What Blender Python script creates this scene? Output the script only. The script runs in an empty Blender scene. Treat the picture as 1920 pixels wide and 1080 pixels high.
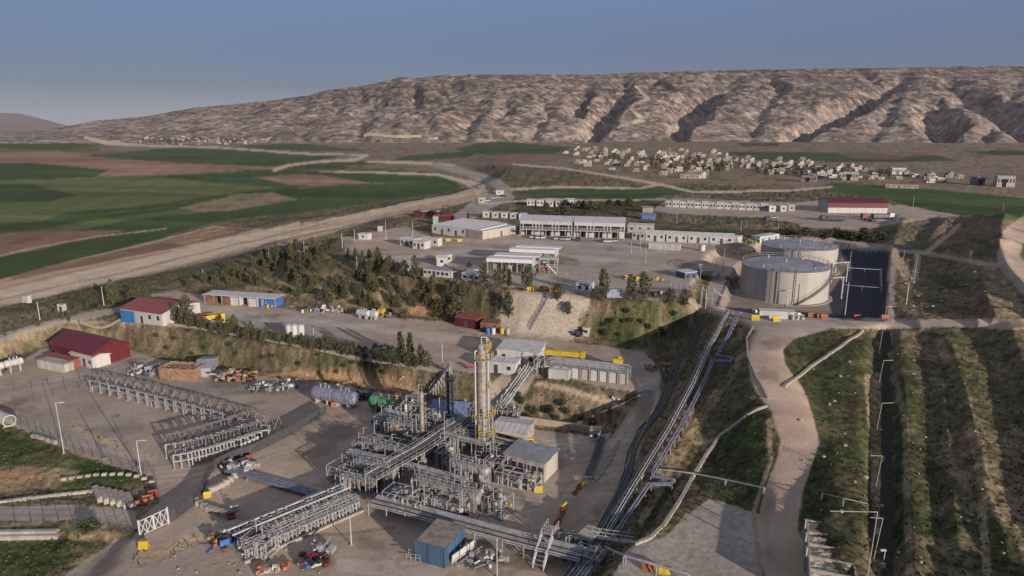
import bpy, math, random
import numpy as np
S = bpy.context.scene
R = math.radians
SUN_EL, SUN_AZ = 12.0, 142.0          # degrees; azimuth clockwise from +Y (the way the camera looks)
CAMH, FPX = 60.0, 1280.0              # camera height above the process yard, focal length in photo pixels
TH = math.atan(310 / FPX)
# ---------------------------------------------------------------- camera
cd = bpy.data.cameras.new('camera'); cam = bpy.data.objects.new('camera', cd)
S.collection.objects.link(cam); S.camera = cam
cam.location = (0, 0, CAMH); cam.rotation_euler = (math.pi / 2 - TH, 0, 0)
cd.sensor_width = 36; cd.lens = 36 * FPX / 1920; cd.clip_start = .5; cd.clip_end = 60000
# ---------------------------------------------------------------- sky and sun
w = bpy.data.worlds.new('World'); S.world = w; w.use_nodes = True
nt = w.node_tree; bg = nt.nodes['Background']
sk = nt.nodes.new('ShaderNodeTexSky'); sk.sky_type = 'NISHITA'; sk.sun_disc = False
sk.sun_elevation = R(SUN_EL); sk.sun_rotation = R(SUN_AZ); sk.altitude = 600
sk.air_density = 1.0; sk.dust_density = 0.3; sk.ozone_density = 4.0
bg.inputs[1].default_value = .1
# evening air: the texture's clear sky muted towards the mauve-grey of a dusty winter afternoon
tc = nt.nodes.new('ShaderNodeTexCoord'); sp = nt.nodes.new('ShaderNodeSeparateXYZ'); nt.links.new(tc.outputs['Generated'], sp.inputs[0])
cr = nt.nodes.new('ShaderNodeValToRGB'); nt.links.new(sp.outputs['Z'], cr.inputs[0])
el = cr.color_ramp.elements
for p_, c_ in ((0, (2.05, 2.08, 2.85)), (.05, (1.8, 1.95, 2.85)), (.16, (1.0, 1.45, 2.75)), (.45, (.5, .75, 1.55)), (1, (.28, .5, 1.15))):
    e_ = el.new(p_) if p_ not in (0, 1) else el[int(p_)]
    e_.color = (*[v / 4 for v in c_], 1)
sc_ = nt.nodes.new('ShaderNodeVectorMath'); sc_.operation = 'SCALE'; sc_.inputs['Scale'].default_value = 4; nt.links.new(cr.outputs[0], sc_.inputs[0])
mw = nt.nodes.new('ShaderNodeMix'); mw.data_type = 'RGBA'; mw.inputs[0].default_value = .82
nt.links.new(sk.outputs[0], mw.inputs[6]); nt.links.new(sc_.outputs[0], mw.inputs[7]); nt.links.new(mw.outputs[2], bg.inputs[0])
sl = bpy.data.lights.new('sun', 'SUN'); so = bpy.data.objects.new('sun', sl); S.collection.objects.link(so)
sl.energy = 4.6; sl.angle = R(.55); sl.color = (1, .86, .72)
so.rotation_euler = (R(90 - SUN_EL), 0, R(180 - SUN_AZ))
S.view_settings.view_transform = 'Standard'; S.view_settings.look = 'None'
S.view_settings.exposure = 0.3; S.view_settings.gamma = 1
# ---------------------------------------------------------------- terrain heights
def ray(px, py):
    a = (px - 960) / FPX; b = (540 - py) / FPX
    return (a, math.cos(TH) + b * math.sin(TH), -math.sin(TH) + b * math.cos(TH))
def P(px, py, z):
    d = ray(px, py); s = (z - CAMH) / d[2]; return (d[0] * s, d[1] * s, z)
def lattice(ix, iy, s):
    n = (ix.astype(np.int64) * 374761393 + iy.astype(np.int64) * 668265263 + s * 974711) & 0xffffffff
    n = ((n ^ (n >> 13)) * 1274126177) & 0xffffffff
    return ((n ^ (n >> 16)) & 0xffff) / 65535.0
def vnoise(x, y, s=0):
    ix = np.floor(x); iy = np.floor(y); fx = x - ix; fy = y - iy
    fx = fx * fx * (3 - 2 * fx); fy = fy * fy * (3 - 2 * fy)
    a = lattice(ix, iy, s); b = lattice(ix + 1, iy, s); c = lattice(ix, iy + 1, s); d = lattice(ix + 1, iy + 1, s)
    return (a * (1 - fx) + b * fx) * (1 - fy) + (c * (1 - fx) + d * fx) * fy * 1.0
def fbm(x, y, o=4, s=0, g=.5):
    t = 0; a = 1; n = 0
    for k in range(o):
        t = t + a * (vnoise(x * 2 ** k + 17.3 * k, y * 2 ** k - 9.1 * k, s + k) - .5) * 2; n += a; a *= g
    return t / n
POLY = [   # level pads: height, outline traced on the photograph and laid on that height
 (0, [(-80,745),(80,655),(235,645),(290,672),(480,702),(640,715),(790,748),(900,790),(960,800),(1100,815),(1150,812),(1135,880),(1085,940),(1050,1000),(1100,1060),(1080,1120),(1000,1400),(300,1400),(290,1100),(270,1010),(300,940),(290,895),(140,850),(0,785)]),
 (-.7, [(-300,950),(250,952),(262,992),(-300,985)]),
 (-1.4, [(-300,1025),(130,1018),(200,1022),(60,1100),(-300,1300)]),
 (6, [(285,550),(330,545),(520,578),(730,592),(850,607),(960,632),(1090,642),(1200,658),(1238,690),(1235,735),(1190,728),(1020,702),(940,692),(900,697),(830,690),(690,665),(560,645),(480,635),(330,610),(230,603)]),
 (16, [(650,475),(640,445),(760,425),(830,395),(900,385),(1000,378),(1250,372),(1450,378),(1700,390),(1660,430),(1500,445),(1400,455),(1320,470),(1290,530),(1300,560),(1180,556),(1110,552),(960,540),(850,520),(740,500)]),
 (14, [(1300,566),(1420,600),(1670,607),(1685,470),(1560,446),(1420,448),(1340,490)]),
 (4, [(1290,965),(1340,940),(1420,960),(1425,1080),(1160,1080),(1190,1035),(1245,1010)]),
 (5, [(-500,545),(-300,535),(0,508),(430,412),(640,390),(860,348),(900,330),(700,292),(-400,280)]),
 (12, [(960,352),(1300,348),(1900,396),(2300,396),(2300,282),(1000,282)])]
LINE = [
 [(0,628,4.5),(110,595,5),(230,575,5.5),(330,545,6)],
 [(330,545,6),(420,515,8),(600,468,12),(640,440,15)],
 [(0,560,4),(350,480,6),(640,418,9),(880,372,11)],
 [(1430,612,14),(1560,606,14),(1800,606,14),(2300,612,14)],
 [(1440,625,14),(1420,660,13.5),(1440,720,12.5),(1490,780,11),(1505,840,8.5),(1470,920,6.2),(1450,1000,5),(1480,1080,4.4),(1520,1250,4)],
 [(1375,592,13.5),(1300,740,8),(1240,860,4.2),(1160,990,1.2),(1110,1050,.6)],
 [(1325,588,11.5),(1262,660,4.5),(1228,745,2),(1190,850,-.5),(1120,975,-1)],
 [(1235,735,5.5),(1180,850,3),(1110,960,.8),(1060,1010,0)],
 [(1662,612,12.6),(1665,800,8.6),(1668,1080,5)],
 [(1690,620,14),(1700,800,10),(1715,1080,6.8)],
 [(1600,640,13.3),(1590,800,10),(1600,1080,6.4)],
 [(1800,640,13.3),(1830,800,10),(1880,1080,7)], [(1960,640,13.6),(2060,800,11),(2200,1080,8)],
 [(1760,480,15),(1780,590,14)], [(1860,430,16),(1900,500,16),(1980,590,16)],
]
BANK = [  # cut banks: height, width of the steep face, run of the back slope, line of the foot
 (1.7,2.6,11,[(1728,626),(1757,660),(1772,720),(1786,790),(1800,860),(1802,930),(1826,1000),(1850,1090)]),
 (2.4,3.2,16,[(1856,628),(1874,690),(1896,760),(1912,850),(1926,950),(1950,1090)]),
 (2.4,3.2,9,[(1790,488),(1800,520),(1812,550),(1822,596)]), (2.4,3,8,[(1846,488),(1864,530),(1886,562),(1908,596)]),
 (3.6,4,9,[(1862,420),(1850,450),(1846,484)]), (3.2,5,11,[(1822,418),(1806,440),(1796,465),(1774,480)]), (2.2,4,12,[(1676,418),(1660,445),(1651,463)]),
 (1.8,5,9,[(1752,418),(1730,440),(1712,464)]), (.9,1.5,5,[(1676,700),(1684,860),(1690,1080)]), (1.2,2,6,[(1740,700),(1752,860),(1764,1080)])]
def dseg(X, Y, a, b):
    ax, ay = a[0], a[1]; dx = b[0] - ax; dy = b[1] - ay; L = dx * dx + dy * dy + 1e-9
    t = np.clip(((X - ax) * dx + (Y - ay) * dy) / L, 0, 1)
    return np.hypot(X - ax - t * dx, Y - ay - t * dy), t
def inside(X, Y, poly):
    r = np.zeros(X.shape, bool); n = len(poly)
    for i in range(n):
        x1, y1 = poly[i][:2]; x2, y2 = poly[(i + 1) % n][:2]
        if y1 == y2: continue
        c = ((y1 > Y) != (y2 > Y)) & (X < (x2 - x1) * (Y - y1) / (y2 - y1) + x1)
        r ^= c
    return r
WP = [(z, [P(a, b, z) for a, b in pl]) for z, pl in POLY]
WL = [[P(a, b, c) for a, b, c in l] for l in LINE]
def bz(py): return float(np.interp(py, [400, 470, 600, 640, 800, 1080], [15.5, 15, 14, 13, 9.7, 6.6]))
WB = [(h, w_, L, [P(a, b, bz(b)) for a, b in l]) for h, w_, L, l in BANK]
WS = {id(l): (-1 if l[-1][1] > l[0][1] else 1) for _, _, _, l in WB}
BASIN = [P(a, b, 14) for a, b in [(1345,575),(1420,593),(1660,601),(1667,472),(1562,452),(1432,450),(1378,500)]]
def height(X, Y):
    X = np.asarray(X, float); Y = np.asarray(Y, float)
    sw = np.full(X.shape, 1e-12); sz = np.zeros(X.shape)
    for z, pl in WP:
        d = np.full(X.shape, 1e9)
        for i in range(len(pl)): d = np.minimum(d, dseg(X, Y, pl[i], pl[(i + 1) % len(pl)])[0])
        d[inside(X, Y, pl)] = 0
        k = 1 / (d ** 3 + 1e-4); sw += k; sz += k * z
    for l in WL:
        d = np.full(X.shape, 1e9); zz = np.zeros(X.shape)
        for a, b in zip(l, l[1:]):
            e, t = dseg(X, Y, a, b); m = e < d; d = np.where(m, e, d); zz = np.where(m, a[2] + t * (b[2] - a[2]), zz)
        k = 1 / (d ** 3 + .3); sw += k; sz += k * zz
    Z = sz / sw
    for h_, w_, L_, l in WB:
        d = np.full(X.shape, 1e9); sg = np.ones(X.shape)
        for i, (a, b) in enumerate(zip(l, l[1:])):
            e, t = dseg(X, Y, a, b); m = e < d; d = np.where(m, e, d)
            c = (b[0] - a[0]) * (Y - a[1]) - (b[1] - a[1]) * (X - a[0]); sg = np.where(m, np.where(c * WS[id(l)] > 0, 1, -1), sg)
        ends = np.clip((np.minimum(np.hypot(X - l[0][0], Y - l[0][1]), np.hypot(X - l[-1][0], Y - l[-1][1]))) / 6, 0, 1)
        s_ = np.clip(d * sg / w_, 0, 1); Z = Z + ends * h_ * s_ * s_ * (3 - 2 * s_) * np.exp(-np.clip(d * sg - w_, 0, None) / L_)
    d = np.full(X.shape, 1e9)
    for i in range(len(BASIN)): d = np.minimum(d, dseg(X, Y, BASIN[i], BASIN[(i + 1) % len(BASIN)])[0])
    Z = np.where(inside(X, Y, BASIN), 14 - 2.4 * np.clip(d / 1.2, 0, 1), Z)
    return Z
# far range of hills: outline, foot and gullies as angles seen from the yard, given real distances
SKY = np.array([(-900,262),(-200,256),(0,253),(100,248),(150,240),(230,226),(320,217),(400,202),(500,193),(600,180),(630,170),(665,165),(690,162),(720,157),(745,150),(768,144),(790,147),(850,139),(1000,140),(1100,140),(1200,135),(1400,130),(1600,127),(1800,124),(1920,124),(2400,130),(2900,140)], float)
FOOT = np.array([(-900,264),(0,263),(300,272),(500,270),(700,266),(900,266),(1000,270),(1100,274),(1250,268),(1350,274),(1500,279),(1700,283),(1920,275),(2900,275)], float)
GUL = [  # gullies: (px, t along the slope 0..1, depth, half width in px)
 [(1108,.12,22,22),(1125,.4,45,34),(1140,.6,35,34),(1160,.9,10,20)],
 [(1262,.12,26,18),(1275,.4,60,42),(1290,.62,55,55),(1330,.8,20,40)],
 [(1470,.14,40,30),(1520,.35,55,40),(1580,.6,50,42),(1640,.85,20,30)],
 [(1738,.05,30,22),(1730,.3,60,48),(1710,.55,30,40)],
 [(1925,.05,50,40),(1860,.4,60,60),(1780,.62,40,60),(1730,.8,15,40)],
 [(1075,.5,35,22),(1090,.75,12,20)],
 [(955,.55,14,22),(930,.35,8,30)], [(740,.72,26,34),(700,.8,14,20)], [(790,.75,20,16),(800,.6,8,20)],
 [(1010,.25,6,20),(1020,.5,12,20)], [(860,.6,8,30),(850,.85,12,30)], [(640,.6,8,26),(650,.85,6,20)],
 [(1430,.75,22,22),(1400,.95,8,20)],[(1600,.9,18,24),(1560,.98,8,20)],
 [(560,.5,6,20),(600,.8,4,20)], [(1200,.85,14,20),(1230,.95,6,20)], [(2050,.1,60,50),(2000,.5,50,50)], [(2200,.1,60,50),(2150,.5,50,50)]]
GUL2 = [[(c - 8, .1, d * .5, w_ * .7), (c, .3, d, w_), (c + 14, .55, d * .8, w_), (c + 30, .8, d * .3, w_ * .7)] for c, d, w_ in ((1005,11,26),(885,11,30),(815,6,20),(690,9,28),(590,8,26),(480,6,26),(380,5,24),(300,4,20),(1395,9,26),(1612,8,24),(1815,12,26))]
def interp(tab, x): return np.interp(x, tab[:, 0], tab[:, 1])
def p_at(px, py, Yd):      # height of the sight line through a pixel at depth Yd
    a = (540 - py) / FPX
    return CAMH + Yd * (-math.sin(TH) + a * math.cos(TH)) / (math.cos(TH) + a * math.sin(TH))
def hill(px, Y, Y0, Y1, X):
    t = np.clip((Y - Y0) / (Y1 - Y0), 0, 1)
    py = interp(FOOT, px) + (interp(SKY, px) - interp(FOOT, px)) * t ** .72
    Z = p_at(px, py, Y)
    env = np.clip(t * 6, 0, 1) * np.clip((1 - t) * 5, 0, 1)
    amp = np.clip((interp(FOOT, px) - interp(SKY, px)) / 130, .12, 1)
    n = 0; a = 1
    for k, lam in enumerate((520, 260, 130, 62, 30, 15)):
        v = 1 - np.abs(fbm((X + 30 * n) / lam, Y / lam * .8, 1, 40 + k)) * 2
        n = n + a * v; a *= .6
    rid = 1 - 2 * np.abs(fbm(X / 85 + .35 * n, Y / 520, 3, 91))
    Z = Z + env * amp * ((n - .9) * 7.5 + (rid - .5) * 6.5) + np.clip(t * 4, 0, 1) * (fbm(X / 60, Y / 60, 5, 95, .62) * 9) * (.4 + .6 * amp)
    tt = (interp(FOOT, px) - py) / (interp(FOOT, px) - interp(SKY, px))
    G = np.zeros(px.shape)
    wob = px + fbm(X / 160, Y / 160, 3, 77) * 16
    for g in GUL + GUL2:
        g = np.array(g, float); o = np.argsort(g[:, 1]); g = g[o]
        cx = np.interp(tt, g[:, 1], g[:, 0]); dp = np.interp(tt, g[:, 1], g[:, 2]); hw = np.interp(tt, g[:, 1], g[:, 3]) * 1.45
        e = np.clip((tt - g[0, 1] + .12) / .12, 0, 1) * np.clip((g[-1, 1] + .2 - tt) / .2, 0, 1)
        q = (wob - cx) / hw
        u_ = np.where(q < 0, np.clip(1 + q, 0, 1), np.clip(1 - q / .6, 0, 1)); prof = u_ ** 1.5 * (1.35 - .35 * u_)
        G = np.maximum(G, prof * dp * e)
    return Z - G * 1.75, t
# ---------------------------------------------------------------- ground sheet
CL = {  # real-world base colours, then coarse relief (metres), speckle
 'scrub': (.150,.118,.076,.26,.9), 'greenscrub': (.058,.062,.030,.13,.9), 'drygrass': (.27,.21,.13,.12,.7), 'grass': (.058,.082,.024,.10,.75),
 'tan': (.44,.335,.235,.12,.5), 'ochre': (.38,.24,.14,.2,.6), 'yard': (.385,.315,.27,.015,.3), 'yardlight': (.44,.375,.335,.01,.25), 'yarddark': (.27,.21,.17,.01,.25),
 'track': (.56,.45,.345,.05,.3), 'trackdark': (.32,.245,.17,.1,.5), 'road': (.40,.315,.262,.01,.2), 'lane': (.36,.315,.28,.01,.15),
 'green': (.056,.088,.030,.03,.2), 'olive': (.13,.148,.054,.03,.3), 'soil': (.28,.168,.118,.04,.3), 'soildark': (.19,.12,.095,.04,.3), 'plain': (.25,.185,.14,.1,.5),
 'stone': (.40,.345,.285,.12,.55), 'liner': (.042,.044,.064,.015,.2), 'hill': (.305,.240,.203,0,.9), 'gravel': (.36,.325,.30,.03,.55), 'concrete': (.4,.36,.31,0,.2)}
KIND = {'track':'dirt_road','road':'dirt_road','lane':'dirt_road','green':'field','olive':'field','soil':'field','soildark':'field','yard':'gravel_yard','yardlight':'gravel_yard','yarddark':'gravel_yard','gravel':'gravel_yard','hill':'hills','liner':'basin_liner','stone':'stone_revetment'}
AREA = [
 ('plain', [(-900,345),(960,352),(1300,345),(2600,400),(2600,200),(-900,200)]),
 ('soil', [(-500,287),(100,285),(200,292),(480,312),(560,318),(330,332),(160,320),(-500,306)]),
 ('olive', [(-500,262),(100,258),(190,270),(190,283),(-500,284)]), ('green', [(-500,268),(60,264),(180,272),(120,280),(-500,277)]),
 ('green', [(150,292),(330,277),(500,282),(655,288),(600,300),(505,312),(330,305)]),
 ('green', [(520,270),(560,268),(690,282),(560,284)]), ('green', [(430,274),(520,270),(600,283),(500,281)]),
 ('green', [(530,318),(560,304),(650,299),(720,307),(640,312),(700,316),(830,324),(850,330),(560,322)]),
 ('green', [(720,305),(760,292),(900,283),(940,282),(900,290),(800,300)]), ('green', [(850,280),(915,264),(1075,276),(1040,288),(900,290)]),
 ('soildark', [(870,300),(960,288),(1100,288),(1060,300),(960,308)]), ('scrub', [(880,312),(1000,308),(1080,318),(1220,350),(1000,356),(930,345)]),
 ('green', [(-500,306),(60,305),(200,318),(560,318),(840,328),(866,350),(830,362),(640,388),(430,412),(345,430),(0,525),(-500,620)]),
 ('plain', [(170,330),(330,324),(480,318),(420,324),(240,332)]), ('soil', [(205,318),(500,315),(330,326),(180,330)]),
 ('olive', [(-500,345),(60,337),(300,331),(390,342),(520,352),(440,362),(250,388),(120,398),(80,415),(-500,450)]),
 ('green', [(-500,350),(60,345),(145,366),(90,378),(-500,395)]),
 ('olive', [(60,432),(130,420),(330,392),(440,365),(555,373),(440,392),(250,412),(100,440),(0,442),(-500,470)]),
 ('drygrass', [(335,390),(440,365),(510,361),(560,374),(440,394),(370,397)]),
 ('soil', [(478,332),(560,326),(600,328),(700,344),(600,349),(540,346)]),
 ('soil', [(-500,455),(100,434),(240,431),(180,445),(60,470),(-500,560)]),
 ('green', [(-500,590),(60,472),(200,440),(350,428),(300,448),(0,522),(-500,640)]),
 ('tan', [(-500,650),(0,524),(270,455),(400,424),(520,432),(700,398),(880,362),(905,350),(925,365),(870,382),(700,415),(560,455),(430,478),(200,530),(0,578),(-500,700)]),
 ('soil', [(40,512),(280,458),(400,427),(480,430),(400,450),(200,490),(0,530)]), ('ochre', [(300,455),(400,430),(450,432),(340,460)]),
 ('yard', [(650,475),(640,445),(760,425),(812,445),(980,440),(1190,446),(1420,462),(1400,470),(1330,500),(1290,540),(1300,566),(1180,558),(1110,553),(960,540),(850,520),(760,497),(700,480)]),
 ('yard', [(840,420),(860,402),(880,392),(915,370),(955,355),(965,372),(905,398),(885,416)]), ('yard', [(1200,372),(1290,372),(1480,380),(1560,375),(1700,385),(1800,405),(1700,415),(1620,432),(1500,425),(1300,405),(1215,395)]),
 ('scrub', [(1200,398),(1420,408),(1500,420),(1490,445),(1200,430)]), ('green', [(1000,356),(1260,348),(1310,358),(1200,373),(1010,371),(960,365)]),
 ('greenscrub', [(970,372),(1250,376),(1200,410),(960,405)]),('greenscrub', [(1200,412),(1480,432),(1470,446),(1190,432)]),
 ('green', [(1350,285),(1600,286),(1760,292),(1800,302),(1600,304),(1420,300)]), ('soildark', [(1560,285),(1740,287),(1690,298),(1600,297)]), ('green', [(1800,283),(2300,279),(2300,290),(1860,291)]),
 ('green', [(1560,342),(1700,350),(1920,372),(2300,376),(2300,415),(1900,412),(1760,398),(1660,375),(1530,355)]), ('greenscrub', [(1380,268),(1460,268),(1460,274),(1390,274)]),
 ('yard', [(285,550),(330,545),(520,578),(730,592),(850,607),(960,632),(1090,642),(1205,658),(1240,690),(1237,740),(1180,900),(1110,1000),(1060,1020),(1050,960),(1110,860),(1150,812),(1205,735),(1020,704),(930,712),(960,692),(870,700),(830,688),(690,662),(560,640),(480,628),(345,603),(280,595)]),
 ('drygrass', [(470,522),(600,520),(720,540),(850,572),(840,602),(700,584),(560,560),(460,545)]),
 ('stone', [(955,545),(1108,554),(1105,575),(1085,600),(1075,640),(960,634),(925,612)]),
 ('yard', [(-80,745),(80,655),(235,652),(290,672),(480,706),(640,722),(790,752),(900,790),(955,800),(1100,818),(1145,812),(1085,905),(1050,1000),(1100,1060),(1080,1120),(1000,1500),(200,1500),(120,1080),(210,1015),(300,940),(290,895),(140,850),(0,785),(-300,800)]),
 ('yard', [(930,712),(960,690),(1010,690),(960,790),(900,792),(880,760)]),
 ('yard', [(1322,578),(1412,602),(1674,608),(1682,464),(1564,443),(1424,442),(1338,498)]),
 ('liner', [(1338,574),(1420,593),(1660,601),(1667,472),(1562,452),(1432,450),(1378,500)]),
 ('yarddark', [(1345,575),(1560,588),(1550,560),(1590,500),(1562,452),(1432,450),(1378,500)]),
 ('grass', [(-60,800),(0,805),(140,855),(250,885),(270,912),(150,905),(60,868),(-60,880)]), ('drygrass', [(-60,872),(60,875),(150,880),(140,905),(60,915),(-60,935)]), ('ochre', [(-60,885),(70,880),(60,905),(-60,925)]),
 ('grass', [(110,905),(200,893),(270,905),(240,915),(120,913)]),
 ('lane', [(-300,952),(130,948),(250,952),(262,990),(180,975),(-300,980)]), ('drygrass', [(-300,980),(180,977),(262,992),(250,1010),(-300,1012)]), ('grass', [(-400,1012),(200,1015),(170,1040),(60,1082),(-400,1300)]),
 ('gravel', [(1290,968),(1330,935),(1425,962),(1430,1100),(1560,1300),(1100,1200),(1160,1060),(1180,1028),(1240,1010)]),
 ('greenscrub', [(1345,830),(1430,765),(1440,800),(1430,965),(1340,935),(1300,905)]), ('greenscrub', [(1200,1010),(1270,915),(1320,850),(1300,830),(1210,960),(1160,1020)]),
 ('greenscrub', [(1465,735),(1610,625),(1660,615),(1665,1120),(1480,1120),(1510,900),(1530,810)]), ('greenscrub', [(1465,650),(1500,630),(1600,615),(1470,720)]),
 ('greenscrub', [(1665,720),(1700,660),(1730,740),(1750,860),(1900,1000),(1960,1200),(1665,1200)]), ('greenscrub', [(970,770),(1010,720),(960,760)]),
 ('greenscrub', [(1110,590),(1200,600),(1180,645),(1110,635)]),
 ('drygrass', [(0,640),(80,615),(170,608),(240,625),(180,635),(90,650),(-40,690)]), ('drygrass', [(1620,700),(1662,700),(1662,1000),(1640,1000)]),
 ('ochre', [(480,705),(560,695),(700,700),(790,730),(780,745),(640,716)]), ('ochre', [(965,782),(1040,790),(1130,800),(1120,812),(960,796)]), ('ochre', [(790,560),(850,545),(870,560),(830,595),(760,590)]),
 ('tan', [(1010,715),(1100,735),(1195,762),(1190,775),(1100,745),(1000,725)]),
 ('yard', [(1300,570),(1345,582),(1420,597),(1560,602),(1500,612),(1420,620),(1380,600),(1300,580)]),
 ('drygrass', [(1850,470),(1930,590),(1870,595),(1840,520)]),
]
STRIP = [
 ('track', [(160,258,3),(200,268,4),(270,273,2.2),(400,276,1.6),(500,283,1.8),(560,288,2),(690,291,1.6),(665,300,3.5),(600,303,2),(540,310,2.6),(515,319,3.5)]),
 ('track', [(600,322,1.2),(700,323,2),(820,327,2.6),(875,342,4),(888,356,5),(860,366,5),(760,385,5),(640,412,4)]), ('track', [(690,303,2),(800,306,3),(850,312,4),(900,335,5)]),
 ('track', [(880,340,4),(905,350,5),(895,362,4)]),
 ('track', [(0,552,9),(200,508,8),(420,455,7),(560,426,5),(700,398,4),(880,362,3)]), ('track', [(0,566,6),(200,525,6),(430,466,5),(560,440,3),(700,410,2)]),
 ('trackdark', [(0,541,1.2),(200,497,1.2),(430,447,1.2),(600,416,1)]), ('trackdark', [(0,561,1),(200,518,1.3),(430,461,1.3),(640,412,1)]), ('trackdark', [(150,540,1),(440,478,1.5),(600,436,1.2),(800,388,1)]), ('track', [(330,470,2),(420,452,4),(560,420,3)]),
 ('tan', [(0,604,2),(60,478,1),(100,462,1.5),(230,433,1.2),(312,428,1.2)]) if False else ('tan', [(-20,484,1.6),(60,466,1.4),(160,446,1.2),(312,428,1.2)]), ('plain', [(0,342,1),(160,334,1.2),(330,326,1.2)]), ('olive', [(60,398,1.2),(150,404,1),(330,388,1)]), ('olive', [(560,352,1.2),(640,346,1.2),(800,340,1)]), ('plain', [(880,312,1.5),(700,316,1),(560,320,1)]),
 ('lane', [(812,308,4),(850,318,5),(900,330,6),(935,345,9),(950,360,11),(900,385,13),(865,410,16)]),
 ('track', [(960,355,2),(1040,351,2),(1200,353,2),(1240,345,2)]), ('track', [(960,308,1.5),(1050,315,1.5),(1180,335,2),(1240,346,2.5),(1300,360,2),(1480,358,2),(1560,350,2)]), ('track', [(900,382,2),(1000,375,1.5),(1200,376,1.5)]),
 ('track', [(1190,160,2),(1215,185,3),(1180,200,2),(1205,225,4),(1150,240,2),(1145,255,2)]),
 ('road', [(2400,612,11),(1900,607,10),(1750,606,8),(1560,606,10),(1480,618,18),(1435,650,32),(1440,700,36),(1480,760,38),(1500,830,34),(1470,920,34),(1455,1000,38),(1485,1080,50),(1530,1250,60)]),
 ('road', [(1935,420,22),(1900,445,22),(1890,480,20)]), ('lane', [(1890,490,20),(1920,520,24),(1990,580,26)]),
 ('lane', [(1560,462,2.5),(1660,467,3),(1740,475,4),(1850,495,4),(1895,500,5)]), ('tan', [(1740,470,5),(1790,430,4),(1800,420,3)]), ('tan', [(1670,465,5),(1690,500,9),(1700,520,7)]), ('tan', [(1720,480,6),(1715,520,6)]),
 ('lane', [(0,632,7),(110,603,6),(230,580,5),(330,552,4)]), ('tan', [(130,605,1.5),(250,604,2),(400,618,2),(560,645,2),(700,668,2),(830,693,2)]), ('yardlight', [(290,560,6),(500,598,7),(700,615,7),(900,645,7),(1050,655,5)]),
 ('yardlight', [(660,450,3),(800,448,3),(1000,455,3),(1200,462,3)]), ('yardlight', [(660,490,2),(900,470,5),(1200,490,4)]), ('yarddark', [(1040,485,8),(1080,492,6)]),
 ('tan', [(1290,965,3),(1260,1000,3)]), ('drygrass', [(1675,700,6),(1698,800,6),(1705,1080,8)]), ('drygrass', [(1760,640,10),(1810,740,10),(1840,900,8),(1850,1080,8)]),
 ('drygrass', [(1400,650,8),(1330,760,9),(1260,880,8),(1200,980,6)]), ('tan', [(130,780,0.1),(140,800,5),(220,835,6),(290,862,6)]), ('tan', [(1665,800,1),(1665,801,1)]),
 ('trackdark', [(1440,790,5),(1445,860,4),(1415,960,4),(1425,1080,5)]), ('trackdark', [(390,955,4),(470,975,6),(520,960,3)]), ('yardlight', [(0,790,3),(150,835,4),(290,862,6)]),
 ('yardlight', [(0,722,6),(150,705,5),(240,690,4)]), ('yardlight', [(640,1060,12),(820,1075,20)]), ('yarddark', [(520,1000,3),(640,1000,2),(740,990,3)]),
 ('yarddark', [(940,1045,14),(1080,1075,12)]), ('tan', [(260,1045,14),(420,1000,8)]), ('yardlight', [(1060,930,4),(1140,850,3),(1200,760,3)]),
]
NX, NY, NH = 1120, 640, 230
U = np.concatenate([np.linspace(-3, -1.0, 24)[:-1], np.linspace(-1.0, 1.0, NX), np.linspace(1.0, 3, 24)[1:]])
pyr = np.linspace(1300, 262, NY)
def depth_at(py, z):
    b = (540 - py) / FPX; return (z - CAMH) * (math.cos(TH) + b * math.sin(TH)) / (-math.sin(TH) + b * math.cos(TH))
YR = np.concatenate([[-400, -100, 0, 25, 40], [depth_at(p, 4 + 6 * min(1, max(0, (700 - p) / 400))) for p in pyr]])
YR = YR[:np.searchsorted(YR, 1700)]
YH = np.concatenate([np.linspace(1712, 4100, NH), np.linspace(4200, 9000, 8)])
YA = np.concatenate([YR, YH])
YY, UU = np.meshgrid(YA, U, indexing='ij')
XX = UU * np.maximum(YY, 60)
near = YY < 1705
Z = np.zeros(XX.shape)
nr = len(YR)
Z[:nr] = height(XX[:nr], YY[:nr])
for _ in range(3):
    Z[6:nr-1, 1:-1] = (Z[6:nr-1, 1:-1] * 2 + Z[5:nr-2, 1:-1] + Z[7:nr, 1:-1] + Z[6:nr-1, :-2] + Z[6:nr-1, 2:]) / 6
# pixel of every point, from its level (the survey the outlines below were traced in)
def project(X, Y, Zv):
    f = Y * math.cos(TH) - (Zv - CAMH) * math.sin(TH); u = Y * math.sin(TH) + (Zv - CAMH) * math.cos(TH)
    f = np.maximum(f, 1)
    return 960 + FPX * X / f, 540 - FPX * u / f
hx = 960 + FPX * UU[nr:] / 1.03
Y0 = 1760 + 60 * np.sin(hx / 170.); Y1 = np.interp(hx, [-900, 0, 300, 800, 1200, 1900, 2900], [2600, 2800, 3000, 3300, 3500, 3800, 3800])
ZH, tH = hill(hx, YY[nr:], Y0, Y1, XX[nr:])
zf = height(XX[nr - 1], YY[nr - 1])
plainz = zf[None, :] * np.ones((len(YH), 1))
k = np.clip((YY[nr:] - Y0) / 120, 0, 1)
ZHf = plainz * (1 - k) + np.where(tH < 1, ZH, ZH) * k
far = YY[nr:] > Y1
ZHf = np.where(far, p_at(hx, interp(SKY, hx), Y1) - (YY[nr:] - Y1) * .05, ZHf)
Z[nr:] = ZHf
PX, PY = project(XX, YY, Z)
jx = PX + fbm(XX / 9, YY / 9, 3, 5) * np.clip(260 / np.maximum(YY, 60), .15, 1.6) * 2.2
jy = PY + fbm(XX / 9, YY / 9, 3, 9) * np.clip(200 / np.maximum(YY, 60), .15, 1.6) * 2.2
names = list(CL); idx = np.zeros(XX.shape, int)
for n, pl in AREA: idx[inside(jx, jy, pl)] = names.index(n)
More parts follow.
